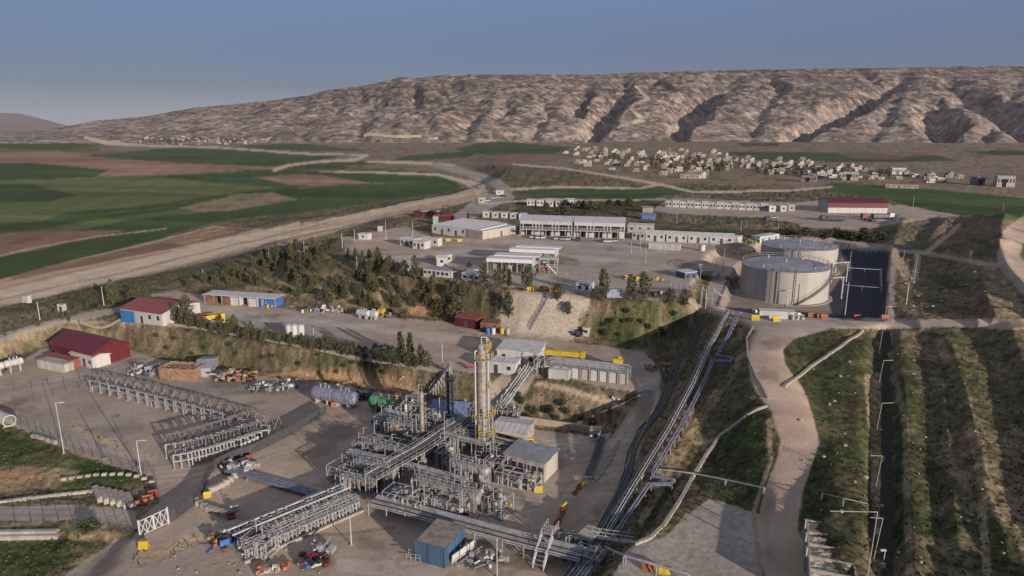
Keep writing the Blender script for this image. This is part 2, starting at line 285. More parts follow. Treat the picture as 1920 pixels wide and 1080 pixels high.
for n, l in STRIP:
    for a, b in zip(l, l[1:]):
        d, t = dseg(jx, jy, a, b); idx[(d < (a[2] + t * (b[2] - a[2]))) & (YY > 5)] = names.index(n)
hm = np.zeros(XX.shape, bool); hm[nr:] = (k > .25)
idx[hm & (idx != names.index('track'))] = names.index('hill')
tab = np.array([CL[n] for n in names])
COL = tab[idx][..., :3].copy(); REL = tab[idx][..., 3]; SPK = tab[idx][..., 4]
def blur(A, n=1):
    for _ in range(n):
        A = (A + np.roll(A, 1, 0) + np.roll(A, -1, 0)) / 3; A = (A + np.roll(A, 1, 1) + np.roll(A, -1, 1)) / 3
    return A
RELb = blur(REL.copy(), 1)
RELb[:, 0] = 0; RELb[:, -1] = 0
nn = fbm(XX / 1.1, YY / 1.1, 3, 11) * .8 + fbm(XX / 5, YY / 5, 3, 15) * .9 + fbm(XX / 22, YY / 22, 2, 19) * .8
Z[:nr] += (RELb * nn)[:nr] * np.clip(YY[:nr] / 140, .8, 3)
# patchiness of cover: soil, dry stalks and green in the scrub; tyre-worn bands in the yards
scr = np.isin(idx, [names.index(q) for q in ('scrub', 'greenscrub', 'drygrass', 'grass', 'plain')])
g1 = fbm(XX / 14, YY / 14, 4, 31); g2 = fbm(XX / 3.2, YY / 3.2, 3, 37)
mixg = (np.clip((g1 + .6 * g2) * 2.2, -1, 1) * scr)[..., None]
GRN = np.array([.05, .068, .022]); DRY = np.array([.24, .185, .115])
COL = np.where(mixg > 0, COL * (1 - .6 * mixg) + GRN * .6 * mixg, COL * (1 + .45 * mixg) - DRY * .45 * mixg)
fine = (fbm(XX / .8, YY / .8, 3, 97, .7) * 1.1 + fbm(XX / 2.6, YY / 2.6, 2, 98) * .35) * scr * np.clip((330 - YY) / 120, 0, 1); COL = COL * np.clip(1 + fine, .35, 1.9)[..., None]
yd = np.isin(idx, [names.index(q) for q in ('yard', 'yardlight', 'yarddark', 'road', 'lane', 'gravel')])
g3 = fbm(XX / 26, YY / 26, 4, 51) * .16 + fbm(XX / 5, YY / 5, 2, 53) * .07
COL *= (1 + g3 * yd)[..., None] * np.where(yd[..., None], 1 + np.array([.05, .0, -.06]) * fbm(XX / 40, YY / 40, 2, 57)[..., None] * 2, 1)
hh = idx == names.index('hill')
g4 = fbm(XX / 18, YY / 30, 3, 61); g5 = fbm(XX / 220, YY / 220, 3, 63); g6 = np.sin(Z / 5.5 + 3 * fbm(XX / 200, YY / 200, 2, 65))
hf = np.clip((PY - 120) / 150, 0, 1)  # lower slopes lightened in colour to imitate stronger light on the spurs
COL = np.where(hh[..., None], COL * (1 + .5 * fbm(XX / 13, YY / 22, 3, 87) + .35 * fbm(XX / 45, YY / 60, 2, 88))[..., None], COL)
bush = np.clip((g4 + .5 * fbm(XX / 7, YY / 12, 2, 67) - .02) * 6, 0, 1) * (.6 + .2 * (PY < 215))
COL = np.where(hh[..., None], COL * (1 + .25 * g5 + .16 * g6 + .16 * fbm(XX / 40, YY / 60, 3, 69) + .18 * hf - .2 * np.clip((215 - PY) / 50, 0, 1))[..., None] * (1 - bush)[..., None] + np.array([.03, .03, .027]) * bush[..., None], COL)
fl = np.isin(idx, [names.index(q) for q in ('green', 'olive', 'soil', 'soildark')])
g7 = fbm(XX / 60, YY / 200, 4, 71) * .22 + fbm(XX / 9, YY / 40, 2, 73) * .1
COL *= (1 + g7 * fl)[..., None]
# tyre tracks worn into the yards and roads, oil and damp stains, tractor lines in the fields
tq = np.random.default_rng(3)
for _ in range(70):
    reg = [(40,300,700,900),(120,600,880,1075),(350,1000,560,650),(700,1350,450,540),(1000,1200,640,720),(650,1100,980,1075),(950,1100,830,960)][tq.integers(7)]
    x0 = tq.uniform(reg[0], reg[1]); y0 = tq.uniform(reg[2], reg[3]); g_ = P(x0, y0, 16 if y0 < 545 else (6 if y0 < 660 else 0)); an = tq.uniform(0, 3.14) if _ % 3 else .3; cu = tq.uniform(-.02, .02); ln = tq.uniform(12, 45); f_ = tq.choice([.84, .88, 1.1, 1.14])
    pts_ = []; xx, yy_ = g_[0], g_[1]
    for k_ in range(10): pts_.append((xx, yy_)); xx += math.cos(an) * ln / 9; yy_ += math.sin(an) * ln / 9; an += cu * ln / 9
    bx = (XX > min(p[0] for p in pts_) - 3) & (XX < max(p[0] for p in pts_) + 3) & (YY > min(p[1] for p in pts_) - 3) & (YY < max(p[1] for p in pts_) + 3) & yd
    ii = np.nonzero(bx)
    if not len(ii[0]): continue
    d_ = np.full(len(ii[0]), 1e9)
    for a_, b_ in zip(pts_, pts_[1:]): d_ = np.minimum(d_, dseg(XX[ii], YY[ii], a_, b_)[0])
    COL[ii] *= np.where(np.abs(d_ - .95) < .28 + g_[1] / 900, f_, 1)[:, None]
st = np.clip((fbm(XX / 7, YY / 7, 4, 83) - .32) * 6, 0, 1) * .28 * yd; COL *= (1 - st)[..., None]
lf = YY > 250; fur = np.sin((XX * .8 + YY * .25) / 3.2) * .05 + np.sin((XX * .3 - YY) / 9) * .04 + lf * (np.sin((XX * .25 + YY) / 24 + 2 * fbm(XX / 120, YY / 120, 2, 72)) > .93) * .35 + lf * fbm(XX / 160, YY / 60, 3, 74) * .45; COL *= (1 + fur * fl)[..., None]
COL = np.clip(COL, .008, .8)
COLb = blur(COL.copy(), 1); COL[1:-1, 1:-1] = .5 * COL[1:-1, 1:-1] + .5 * COLb[1:-1, 1:-1]
def material(name):
    m = bpy.data.materials.new(name); m.use_nodes = True
    return m, m.node_tree, m.node_tree.nodes['Principled BSDF']
def nodes(nt, kind, **kw):
    n = nt.nodes.new(kind)
    for a, b in kw.items(): setattr(n, a, b)
    return n
gm, nt, bs = material('earth')
at = nodes(nt, 'ShaderNodeVertexColor', layer_name='cover'); geo = nodes(nt, 'ShaderNodeNewGeometry')
n1 = nodes(nt, 'ShaderNodeTexNoise'); n1.inputs['Scale'].default_value = 1.4; n1.inputs['Detail'].default_value = 5; n1.inputs['Roughness'].default_value = .7
n2 = nodes(nt, 'ShaderNodeTexNoise'); n2.inputs['Scale'].default_value = .16; n2.inputs['Detail'].default_value = 4
for n in (n1, n2): nt.links.new(geo.outputs['Position'], n.inputs['Vector'])
r1 = nodes(nt, 'ShaderNodeMapRange'); r1.inputs[1].default_value = .3; r1.inputs[2].default_value = .7; r1.inputs[3].default_value = .45; r1.inputs[4].default_value = 1.55
r2 = nodes(nt, 'ShaderNodeMapRange'); r2.inputs[1].default_value = .3; r2.inputs[2].default_value = .7; r2.inputs[3].default_value = .85; r2.inputs[4].default_value = 1.15
nt.links.new(n1.outputs[0], r1.inputs[0]); nt.links.new(n2.outputs[0], r2.inputs[0])
mx = nodes(nt, 'ShaderNodeMix', data_type='FLOAT'); mx.inputs[2].default_value = 1
nt.links.new(at.outputs['Alpha'], mx.inputs[0]); nt.links.new(r1.outputs[0], mx.inputs[3])
mu = nodes(nt, 'ShaderNodeMath', operation='MULTIPLY'); nt.links.new(mx.outputs[0], mu.inputs[0]); nt.links.new(r2.outputs[0], mu.inputs[1])
vm = nodes(nt, 'ShaderNodeVectorMath', operation='SCALE'); nt.links.new(at.outputs[0], vm.inputs[0]); nt.links.new(mu.outputs[0], vm.inputs['Scale'])
nt.links.new(vm.outputs[0], bs.inputs['Base Color']); bs.inputs['Roughness'].default_value = .95; bs.inputs['Specular IOR Level'].default_value = .15
bp = nodes(nt, 'ShaderNodeBump'); bp.inputs['Strength'].default_value = .5; bp.inputs['Distance'].default_value = .1
nt.links.new(n1.outputs[0], bp.inputs['Height']); nt.links.new(bp.outputs[0], bs.inputs['Normal'])
nrow, ncol = XX.shape
V = np.stack([XX, YY, Z], -1).reshape(-1, 3).astype(np.float32)
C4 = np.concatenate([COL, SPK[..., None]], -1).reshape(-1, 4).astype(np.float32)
i, j = np.meshgrid(np.arange(nrow - 1), np.arange(ncol - 1), indexing='ij')
q = np.stack([i * ncol + j, i * ncol + j + 1, (i + 1) * ncol + j + 1, (i + 1) * ncol + j], -1).reshape(-1, 4)
kinds = ['ground'] + sorted(set(KIND.values())); kmap = np.array([kinds.index(KIND.get(n, 'ground')) for n in names])
fk = kmap[idx[:-1, :-1]].reshape(-1)
def grid_mesh(name, V, F, C, mat, smooth=False):
    used = np.unique(F); rem = np.full(len(V), -1, np.int64); rem[used] = np.arange(len(used))
    F = rem[F]; V = V[used]
    me = bpy.data.meshes.new(name); n = len(F)
    me.vertices.add(len(V)); me.vertices.foreach_set('co', V.reshape(-1))
    me.loops.add(n * 4); me.loops.foreach_set('vertex_index', F.reshape(-1).astype(np.int32))
    me.polygons.add(n); me.polygons.foreach_set('loop_start', np.arange(n, dtype=np.int32) * 4); me.polygons.foreach_set('loop_total', np.full(n, 4, np.int32))
    me.update(calc_edges=True)
    if C is not None:
        ca = me.color_attributes.new('cover', 'FLOAT_COLOR', 'POINT'); ca.data.foreach_set('color', C[used].reshape(-1))
    if smooth: me.polygons.foreach_set('use_smooth', np.ones(n, bool))
    me.materials.append(mat); o = bpy.data.objects.new(name, me); S.collection.objects.link(o); return o
hmat = gm.copy(); hmat.name = 'limestone_hillside'; hn = hmat.node_tree; hb = hn.nodes['Principled BSDF']
gp = [n for n in hn.nodes if n.type == 'NEW_GEOMETRY'][0]; a_ = nodes(hn, 'ShaderNodeTexNoise'); a_.inputs['Scale'].default_value = .045; a_.inputs['Detail'].default_value = 9; a_.inputs['Roughness'].default_value = .78
v_ = nodes(hn, 'ShaderNodeTexVoronoi'); v_.inputs['Scale'].default_value = .07; hn.links.new(gp.outputs['Position'], a_.inputs['Vector']); hn.links.new(gp.outputs['Position'], v_.inputs['Vector'])
ra = nodes(hn, 'ShaderNodeMapRange'); ra.inputs[1].default_value = .38; ra.inputs[2].default_value = .62; ra.inputs[3].default_value = .5; ra.inputs[4].default_value = 1.5; hn.links.new(a_.outputs[0], ra.inputs[0])
rv = nodes(hn, 'ShaderNodeMapRange'); rv.inputs[1].default_value = .15; rv.inputs[2].default_value = .4; rv.inputs[3].default_value = .5; rv.inputs[4].default_value = 1.05; hn.links.new(v_.outputs['Distance'], rv.inputs[0])
m1 = nodes(hn, 'ShaderNodeMath', operation='MULTIPLY'); hn.links.new(ra.outputs[0], m1.inputs[0]); hn.links.new(rv.outputs[0], m1.inputs[1])
old = hb.inputs['Base Color'].links[0].from_socket; vs = nodes(hn, 'ShaderNodeVectorMath', operation='SCALE'); hn.links.new(old, vs.inputs[0]); hn.links.new(m1.outputs[0], vs.inputs['Scale']); hn.links.new(vs.outputs[0], hb.inputs['Base Color'])
b2 = nodes(hn, 'ShaderNodeBump'); b2.inputs['Strength'].default_value = .8; b2.inputs['Distance'].default_value = 7; hn.links.new(a_.outputs[0], b2.inputs['Height']); hn.links.new(b2.outputs[0], hb.inputs['Normal'])
LBL = {}
for kk, kn in enumerate(kinds):
    F = q[fk == kk]
    if len(F):
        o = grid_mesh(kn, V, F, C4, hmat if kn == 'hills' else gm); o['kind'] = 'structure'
# far blue mountain at the left horizon, and the sky line of hills behind it
mx_ = np.linspace(-700, 330, 160); my = np.interp(mx_, [-700, -200, 0, 40, 90, 140, 200, 330], [205, 204, 211, 213, 226, 240, 246, 250])
rows = []
for t in np.linspace(0, 1, 24):
    Yd = 9000 + 2500 * t; pyv = 256 + (my - 256) * t ** .8
    xv = (mx_ - 960) / 1.03 / FPX * Yd; zv = np.array([p_at(a, b, Yd) for a, b in zip(mx_, pyv)]) + fbm(xv / 500, np.full_like(xv, Yd / 500), 4, 3) * 60 * math.sin(math.pi * t)
    rows.append(np.stack([xv, np.full_like(xv, Yd), zv], -1))
V2 = np.array(rows).reshape(-1, 3).astype(np.float32); i, j = np.meshgrid(np.arange(23), np.arange(159), indexing='ij')
q2 = np.stack([i * 160 + j, i * 160 + j + 1, (i + 1) * 160 + j + 1, (i + 1) * 160 + j], -1).reshape(-1, 4)
o = grid_mesh('far_mountain', V2, q2, np.tile(np.array([.20, .14, .115, .3], np.float32), (len(V2), 1)), gm, True); o['kind'] = 'structure'
def gcol(x, y):
    j = int(np.argmin(np.abs(U - x / max(y, 60)))); return float(np.interp(y, YA, Z[:, j]))
def G(px, py):
    d = ray(px, py)
    if py < 268:
        y = np.arange(1500, 4000, 5.); zz = CAMH + y / d[1] * d[2]; j = int(np.argmin(np.abs(U - d[0] / d[1]))); b = zz < np.interp(y, YA, Z[:, j])
        if b.any(): k = int(np.argmax(b)); return (y[k] / d[1] * d[0], float(y[k]), float(zz[k]))
    y = np.concatenate([np.arange(60, 400, .5), np.arange(400, 1750, 4)])
    s = y / d[1]; zz = CAMH + s * d[2]; hh = height(s * d[0], y); b = zz < hh
    k = int(np.argmax(b)) if b.any() else len(y) - 1
    if k > 0:
        f0 = zz[k - 1] - hh[k - 1]; f1 = zz[k] - hh[k]; t = f0 / (f0 - f1 + 1e-9) if b.any() else 1
        yy = y[k - 1] + t * (y[k] - y[k - 1])
    else: yy = y[0]
    s = yy / d[1]; return (s * d[0], yy, CAMH + s * d[2])
def gz(x, y):
    if y > 1700: return gcol(x, y)
    return float(height(np.array([x]), np.array([y]))[0])
# ---------------------------------------------------------------- building helpers
rnd = random.Random(7)
MATS = {}
def pm(name, col, rough=.75, metal=0, var=.18, scale=1.2, wear=None, streak=False):
    if name in MATS: return MATS[name]
    m, nt, bs = material(name)
    geo = nodes(nt, 'ShaderNodeNewGeometry'); n = nodes(nt, 'ShaderNodeTexNoise'); n.inputs['Scale'].default_value = scale; n.inputs['Detail'].default_value = 5; n.inputs['Roughness'].default_value = .65
    if streak:
        mp = nodes(nt, 'ShaderNodeMapping'); mp.inputs['Scale'].default_value = (1, 1, .12); nt.links.new(geo.outputs['Position'], mp.inputs[0]); nt.links.new(mp.outputs[0], n.inputs['Vector'])
    else: nt.links.new(geo.outputs['Position'], n.inputs['Vector'])
    cr = nodes(nt, 'ShaderNodeValToRGB'); w_ = wear or [c * (1 - var * 1.6) for c in col]
    cr.color_ramp.elements[0].position = .36; cr.color_ramp.elements[0].color = (*w_, 1)
    cr.color_ramp.elements[1].position = .58; cr.color_ramp.elements[1].color = (*[min(1, c * (1 + var * .3)) for c in col], 1)
    nt.links.new(n.outputs[0], cr.inputs[0]); nt.links.new(cr.outputs[0], bs.inputs['Base Color'])
    bs.inputs['Roughness'].default_value = rough; bs.inputs['Metallic'].default_value = metal
    MATS[name] = m; return m
STEEL = pm('galvanised_steel', (.38, .375, .385), .5, .3, .2); PIPE = pm('clad_pipe', (.46, .45, .46), .42, .45, .22); PIPED = pm('dark_pipe', (.09, .09, .105), .5, .3, .2)
VES = pm('vessel_cladding', (.36, .325, .30), .45, .35, .25); WHITE = pm('white_panel', (.47, .46, .45), .6, 0, .12, .8, streak=True); OFFW = pm('weathered_white', (.38, .355, .32), .7, 0, .2, .7, streak=True)
ROOFW = pm('pale_sheet_roof', (.58, .57, .57), .5, .1, .12, .5); ROOFG = pm('grey_sheet_roof', (.30, .30, .33), .5, .2, .2, .6); CONC = pm('concrete', (.34, .31, .28), .9, 0, .2, 1.5)
TANKM = pm('tank_shell', (.385, .365, .34), .9, 0, .09, .35, streak=True); TROOF = pm('tank_roof', (.33, .33, .37), .55, .2, .2, .4)
RED = pm('red_sheet', (.115, .017, .022), .5, 0, .15, .6); REDR = pm('faded_red_roof', (.26, .08, .075), .6, 0, .15, .6); RUST = pm('rusty_brown', (.20, .10, .065), .75, 0, .3, 1)
BLUE = pm('blue_paint', (.05, .15, .42), .5, 0, .15); BLUEC = pm('container_blue', (.055, .11, .19), .6, 0, .2, .8, streak=True); YEL = pm('yellow_paint', (.48, .35, .03), .55, 0, .12); ORG = pm('orange_paint', (.30, .10, .05), .6, 0, .15)
REDP = pm('red_paint', (.19, .028, .03), .5); GREEN = pm('green_tank_paint', (.07, .26, .13), .45, .1, .2, .7); DARK = pm('dark_opening', (.015, .016, .02), .4); GLASS = pm('window_glass', (.03, .04, .055), .15); BLACK = pm('black_rubber', (.02, .02, .022), .7)
WOOD = pm('weathered_timber', (.29, .185, .115), .85, 0, .3, 2); BROWN = pm('brown_paint', (.30, .17, .10), .7); BEIGE = pm('beige_panel', (.38, .32, .25), .7, 0, .15, .8, streak=True); LINE = pm('black_geomembrane', (.02, .022, .035), .35)
BARK = pm('bark', (.10, .07, .05), .95); BLUR_ = pm('blue_grey_roof', (.15, .21, .36), .5, .1, .15, .5); SCREEN = pm('dark_screen_cloth', (.055, .055, .065), .8, 0, .2); ASPH = pm('weathered_sheet_roof', (.28, .23, .20), .8, 0, .25, 1)
BLUEG = pm('silver_blue_pipe', (.20, .21, .29), .4, .35, .2); ROCK = pm('pale_rock', (.36, .32, .27), .95, 0, .3, 3); CREAM = pm('cream_render', (.38, .325, .27), .85, 0, .2, .4); GREYH = pm('grey_render', (.26, .23, .205), .9, 0, .2, .4); WHITEH = pm('whitewash', (.43, .41, .385), .85, 0, .15, .4)
def leafmat(name, a, b):
    m, nt, bs = material(name); geo = nodes(nt, 'ShaderNodeNewGeometry'); cr = nodes(nt, 'ShaderNodeValToRGB')
    cr.color_ramp.elements[0].color = (*a, 1); cr.color_ramp.elements[1].color = (*b, 1)
    nt.links.new(geo.outputs['Random Per Island'], cr.inputs[0]); nt.links.new(cr.outputs[0], bs.inputs['Base Color']); bs.inputs['Roughness'].default_value = .8; bs.inputs['Specular IOR Level'].default_value = .2
    return m
LEAF = leafmat('olive_green_leaves', (.045, .052, .028), (.12, .12, .062)); LEAFD = leafmat('dark_leaves', (.028, .036, .02), (.08, .09, .045)); LEAFB = leafmat('dry_leaves', (.06, .05, .03), (.13, .10, .055)); GRASSM = leafmat('grass_blades', (.035, .045, .018), (.14, .12, .065))
class MB:
    def __init__(s): s.v = []; s.f = []
    def face(s, pts): n = len(s.v); s.v += [tuple(p) for p in pts]; s.f.append(tuple(range(n, n + len(pts)))); return s
    def box(s, x0, y0, z0, x1, y1, z1):
        n = len(s.v); s.v += [(x0,y0,z0),(x1,y0,z0),(x1,y1,z0),(x0,y1,z0),(x0,y0,z1),(x1,y0,z1),(x1,y1,z1),(x0,y1,z1)]
        s.f += [tuple(n + k for k in q) for q in ((0,3,2,1),(4,5,6,7),(0,1,5,4),(1,2,6,5),(2,3,7,6),(3,0,4,7))]; return s
    def rbox(s, c, d, rz=0, tilt=0):
        n = len(s.v); ca, sa = math.cos(rz), math.sin(rz); ct, st = math.cos(tilt), math.sin(tilt)
        for z in (-1, 1):
            for x, y in ((-1,-1),(1,-1),(1,1),(-1,1)):
                a, b, e = x * d[0] / 2, y * d[1] / 2, z * d[2] / 2
                a, e = a * ct + e * st, -a * st + e * ct
                s.v.append((c[0] + a * ca - b * sa, c[1] + a * sa + b * ca, c[2] + e))
        s.f += [tuple(n + k for k in q) for q in ((0,3,2,1),(4,5,6,7),(0,1,5,4),(1,2,6,5),(2,3,7,6),(3,0,4,7))]; return s
    def cyl(s, p, q, r, n=8, r2=None, cap=True):
        r2 = r if r2 is None else r2
        d = [q[k] - p[k] for k in range(3)]; L = math.sqrt(sum(c * c for c in d)) or 1e-6; d = [c / L for c in d]
        a = (0, 0, 1) if abs(d[2]) < .9 else (1, 0, 0)
        u = (d[1]*a[2]-d[2]*a[1], d[2]*a[0]-d[0]*a[2], d[0]*a[1]-d[1]*a[0]); l = math.sqrt(sum(c * c for c in u)); u = [c / l for c in u]
        w = (d[1]*u[2]-d[2]*u[1], d[2]*u[0]-d[0]*u[2], d[0]*u[1]-d[1]*u[0]); k0 = len(s.v)
        for c, rr in ((p, r), (q, r2)):
            for k in range(n):
                t = 2 * math.pi * k / n; ct, st = math.cos(t) * rr, math.sin(t) * rr
                s.v.append(tuple(c[j] + u[j] * ct + w[j] * st for j in range(3)))
        for k in range(n): m = (k + 1) % n; s.f.append((k0 + k, k0 + m, k0 + n + m, k0 + n + k))
        if cap: s.f += [tuple(range(k0 + n - 1, k0 - 1, -1)), tuple(range(k0 + n, k0 + 2 * n))]
        return s
    def tube(s, pts, r, n=6):
        for a, b in zip(pts, pts[1:]): s.cyl(a, b, r, n)
        return s
    def capsule(s, p, q, r, n=14):      # vessel with dished ends
        d = [q[k] - p[k] for k in range(3)]; L = math.sqrt(sum(c * c for c in d)); d = [c / L for c in d]
        s.cyl(p, q, r, n, cap=False)
        for c, sg in ((p, -1), (q, 1)):
            prev = (c, r)
            for k in (1, 2, 3):
                t = k / 3 * math.pi / 2; cc = tuple(c[j] + sg * d[j] * r * .5 * math.sin(t) for j in range(3)); rr = max(r * math.cos(t), .01)
                if sg > 0: s.cyl(prev[0], cc, prev[1], n, rr, cap=(k == 3))
                else: s.cyl(cc, prev[0], rr, n, prev[1], cap=(k == 3))
                prev = (cc, rr)
        return s
    def rail(s, pts, h=1.1, step=1.5, r=.035):
        for a, b in zip(pts, pts[1:]):
            L = math.dist(a, b); n = max(1, round(L / step))
            for k in range(n + 1):
                p = [a[j] + (b[j] - a[j]) * k / n for j in range(3)]; s.cyl(p, (p[0], p[1], p[2] + h), r, 4)
            for z in (h, h * .5): s.cyl((a[0], a[1], a[2] + z), (b[0], b[1], b[2] + z), r, 4)
        return s
    def build(s, name, mat, parent=None, smooth=False, loc=None):
        me = bpy.data.meshes.new(name); me.from_pydata(s.v, [], s.f); me.materials.append(mat)
        if smooth:
            me.polygons.foreach_set('use_smooth', [True] * len(me.polygons))
            try: me.set_sharp_from_angle(angle=R(40))
            except Exception: pass
        me.update(); o = bpy.data.objects.new(name, me); S.collection.objects.link(o); o.parent = parent
        if loc: o.location = loc
        return o
def thing(name, label, cat, loc=(0, 0, 0), rz=0, group=None):
    o = bpy.data.objects.new(name, None); S.collection.objects.link(o); o.location = loc; o.rotation_euler = (0, 0, rz); o.empty_display_size = .5
    o['label'] = label; o['category'] = cat
    if group: o['group'] = group
    return o
def tag(o, label, cat, group=None, kind=None):
    o['label'] = label; o['category'] = cat
    if group: o['group'] = group
    if kind: o['kind'] = kind
    return o
KIDS = {}
def kids(o): return list(o.children)
def dup(root, loc, rz=0, label=None, scale=None):
    r = root.copy(); S.collection.objects.link(r); r.location = loc; r.rotation_euler = (0, 0, rz)
    if label: r['label'] = label
    if scale: r.scale = scale
    def rec(a, b):
        for ch in kids(a):
            c = ch.copy(); S.collection.objects.link(c); c.parent = b; rec(ch, c)
    rec(root, r); return r
ORD = 'first second third fourth fifth sixth seventh eighth ninth tenth eleventh twelfth thirteenth fourteenth fifteenth sixteenth seventeenth eighteenth nineteenth twentieth twenty-first twenty-second twenty-third twenty-fourth twenty-fifth twenty-sixth twenty-seventh twenty-eighth twenty-ninth thirtieth thirty-first thirty-second thirty-third thirty-fourth thirty-fifth thirty-sixth thirty-seventh thirty-eighth thirty-ninth fortieth forty-first forty-second forty-third forty-fourth forty-fifth forty-sixth forty-seventh forty-eighth'.split()
def edge(A, B):                       # the line on the ground between two traced points: position, bearing, length
    a = G(*A); b = G(*B); return (a[0], a[1], min(a[2], b[2])), math.atan2(b[1] - a[1], b[0] - a[0]), math.hypot(b[0] - a[0], b[1] - a[1])
def yz(px, py, Y): return p_at(px, py, Y)
def lerp(a, b, t): return tuple(a[k] + (b[k] - a[k]) * t for k in range(len(a)))
def subdiv(px, n):                     # n points evenly spaced along a traced line
    d = [0]
    for a, b in zip(px, px[1:]): d.append(d[-1] + math.hypot(b[0] - a[0], b[1] - a[1]))
    out = []
    for k in range(n):
        t = d[-1] * k / max(1, n - 1); i = 0
        while i < len(px) - 2 and d[i + 1] < t: i += 1
        out.append(lerp(px[i], px[i + 1], (t - d[i]) / (d[i + 1] - d[i] + 1e-9)))
    return out
# a shed or cabin: body, roof, its windows and doors as parts. x along the front, y away from the viewer
def building(name, label, cat, A, B, dep, h, wall, roof, kind='gable', rise=1.0, nwin=0, ndoor=0, group=None, endwin=0, band=None, over=.3, seam=True, proto=None):
    loc, rz, L = edge(A, B) if proto is None else proto
    t = thing(name, label, cat, loc, rz, group)
    b = MB()
    if kind == 'gable':
        b.face([(0,0,-.5),(L,0,-.5),(L,0,h),(0,0,h)]); b.face([(L,dep,-.5),(0,dep,-.5),(0,dep,h),(L,dep,h)])
        b.face([(L,0,-.5),(L,dep,-.5),(L,dep,h),(L,dep/2,h+rise),(L,0,h)]); b.face([(0,dep,-.5),(0,0,-.5),(0,0,h),(0,dep/2,h+rise),(0,dep,h)])
    else: b.box(0, 0, -.5, L, dep, h)
    b.build('wall', wall, t)
    r = MB(); o = over; th = .12
    if kind == 'gable':
        sl = rise / (dep / 2); zt = h + rise + .03
        for sg, y0, y1 in ((1, -o, dep / 2), (-1, dep + o, dep / 2)):
            ze = h - sl * o + .03
            P1 = [(-o,y0,ze),(L+o,y0,ze),(L+o,y1,zt),(-o,y1,zt)]; P2 = [(p[0],p[1],p[2]+th) for p in P1]
            r.face(P2 if sg > 0 else P2[::-1]); r.face(P1[::-1] if sg > 0 else P1)
            for k in range(4): m = (k + 1) % 4; r.face([P1[k], P1[m], P2[m], P2[k]])
            if seam:
                for k in range(int(L / 1.1) + 1):
                    x = -o + .2 + k * 1.1; r.face([(x,y0,ze+th+.05),(x+.1,y0,ze+th+.05),(x+.1,y1,zt+th+.05),(x,y1,zt+th+.05)])
    elif kind == 'mono':
        P1 = [(-o,-o,h+.02),(L+o,-o,h+.02),(L+o,dep+o,h+rise),(-o,dep+o,h+rise)]; P2 = [(p[0],p[1],p[2]+th) for p in P1]
        r.face(P2); r.face(P1[::-1])
        for k in range(4): m = (k + 1) % 4; r.face([P1[k], P1[m], P2[m], P2[k]])
        r.face([(0,dep,h),(L,dep,h),(L,dep,h+rise),(0,dep,h+rise)])
    else:
        r.box(-.1, -.1, h + .003, L + .1, dep + .1, h + .16)
        if L > 5:
            for k in range(int(L / 2.6)): r.box(.3 + k * 2.6, .1, h + .16, .42 + k * 2.6, dep - .1, h + .22)
    r.build('roof', roof, t)
    if band: MB().box(-.03, -.03, h - band[1], L + .03, 0.0, h - .02).build('wall_band', band[0], t)
    nt_ = nwin + ndoor; slots = list(range(nt_)); dslots = set(round((k + .5) * nt_ / ndoor - .5) for k in range(ndoor)) if ndoor else set()
    for k in slots:
        x = L * (k + .5) / nt_
        if k in dslots:
            wd = .45 if h < 4 else 1.4; MB().box(x - wd, -.05, 0, x + wd, .02, min(2.1, h * .8) if h < 4 else h * .75).build('door', DARK if h >= 4 else PIPED, t)
        else: MB().box(x - .45, -.04, h * .42, x + .45, .02, h * .75).build('window', GLASS, t)
    for k in range(endwin):
        y = dep * (k + .5) / endwin; MB().box(L - .02, y - .4, h * .42, L + .04, y + .4, h * .75).build('window', GLASS, t)
    return t
def container(label, A, B, h, mat, dep=2.4, group=None, name='shipping_container', roof=None):
    loc, rz, L = edge(A, B); t = thing(name, label, 'container', loc, rz, group)
    b = MB(); b.box(.04, .04, .12, L - .04, dep - .04, h - .06); n = max(4, int(L / .42))
    for k in range(n):
        x = .12 + (L - .3) * k / n; b.box(x, .0, .2, x + .18, .041, h - .15); b.box(x, dep - .041, .2, x + .18, dep, h - .15)
    b.build('body', mat, t)
    f = MB()
    for x in (0, L - .12):
        for y in (0, dep - .12): f.box(x - .01, y - .01, 0, x + .13, y + .13, h)
    for y in (-.01, dep - .11): f.box(.12, y, .0, L - .12, y + .12, .12); f.box(.12, y, h - .12, L - .12, y + .12, h - .003)
    f.build('frame', mat, t)
    for y in (.1, dep / 2 + .02): MB().box(L - .03, y, .15, L + .03, y + dep / 2 - .14, h - .14).build('door', mat, t)
    if roof: MB().box(.1, .1, h - .06, L - .1, dep - .1, h - .01).build('roof', roof, t)
    return t
def pole(label, base, top, r=.09, arm=0, lamp=True, mat=STEEL, name='lamp_post', cat='lamp post', group=None, twist=0):
    g = G(*base); h = yz(top[0], top[1], g[1]) - g[2]; h = max(h, 1.5)
    t = thing(name, label, cat, g, twist, group)
    MB().cyl((0, 0, -.3), (0, 0, h), r, 6, r * .55).build('pole', mat, t)
    if arm: MB().cyl((0, 0, h - .05), (arm, 0, h - .02), r * .6, 5).build('arm', mat, t)
    if lamp:
        x = arm if arm else 0
        MB().box(x - .35, -.14, h + .02, x + .35, .14, h + .16).build('lamp', WHITE, t)
    else: MB().cyl((0, 0, h), (0, 0, h + .1), r * .8, 6).build('cap', mat, t)
    MB().box(-.25, -.25, -.3, .25, .25, .12).build('base', CONC, t)
    return t
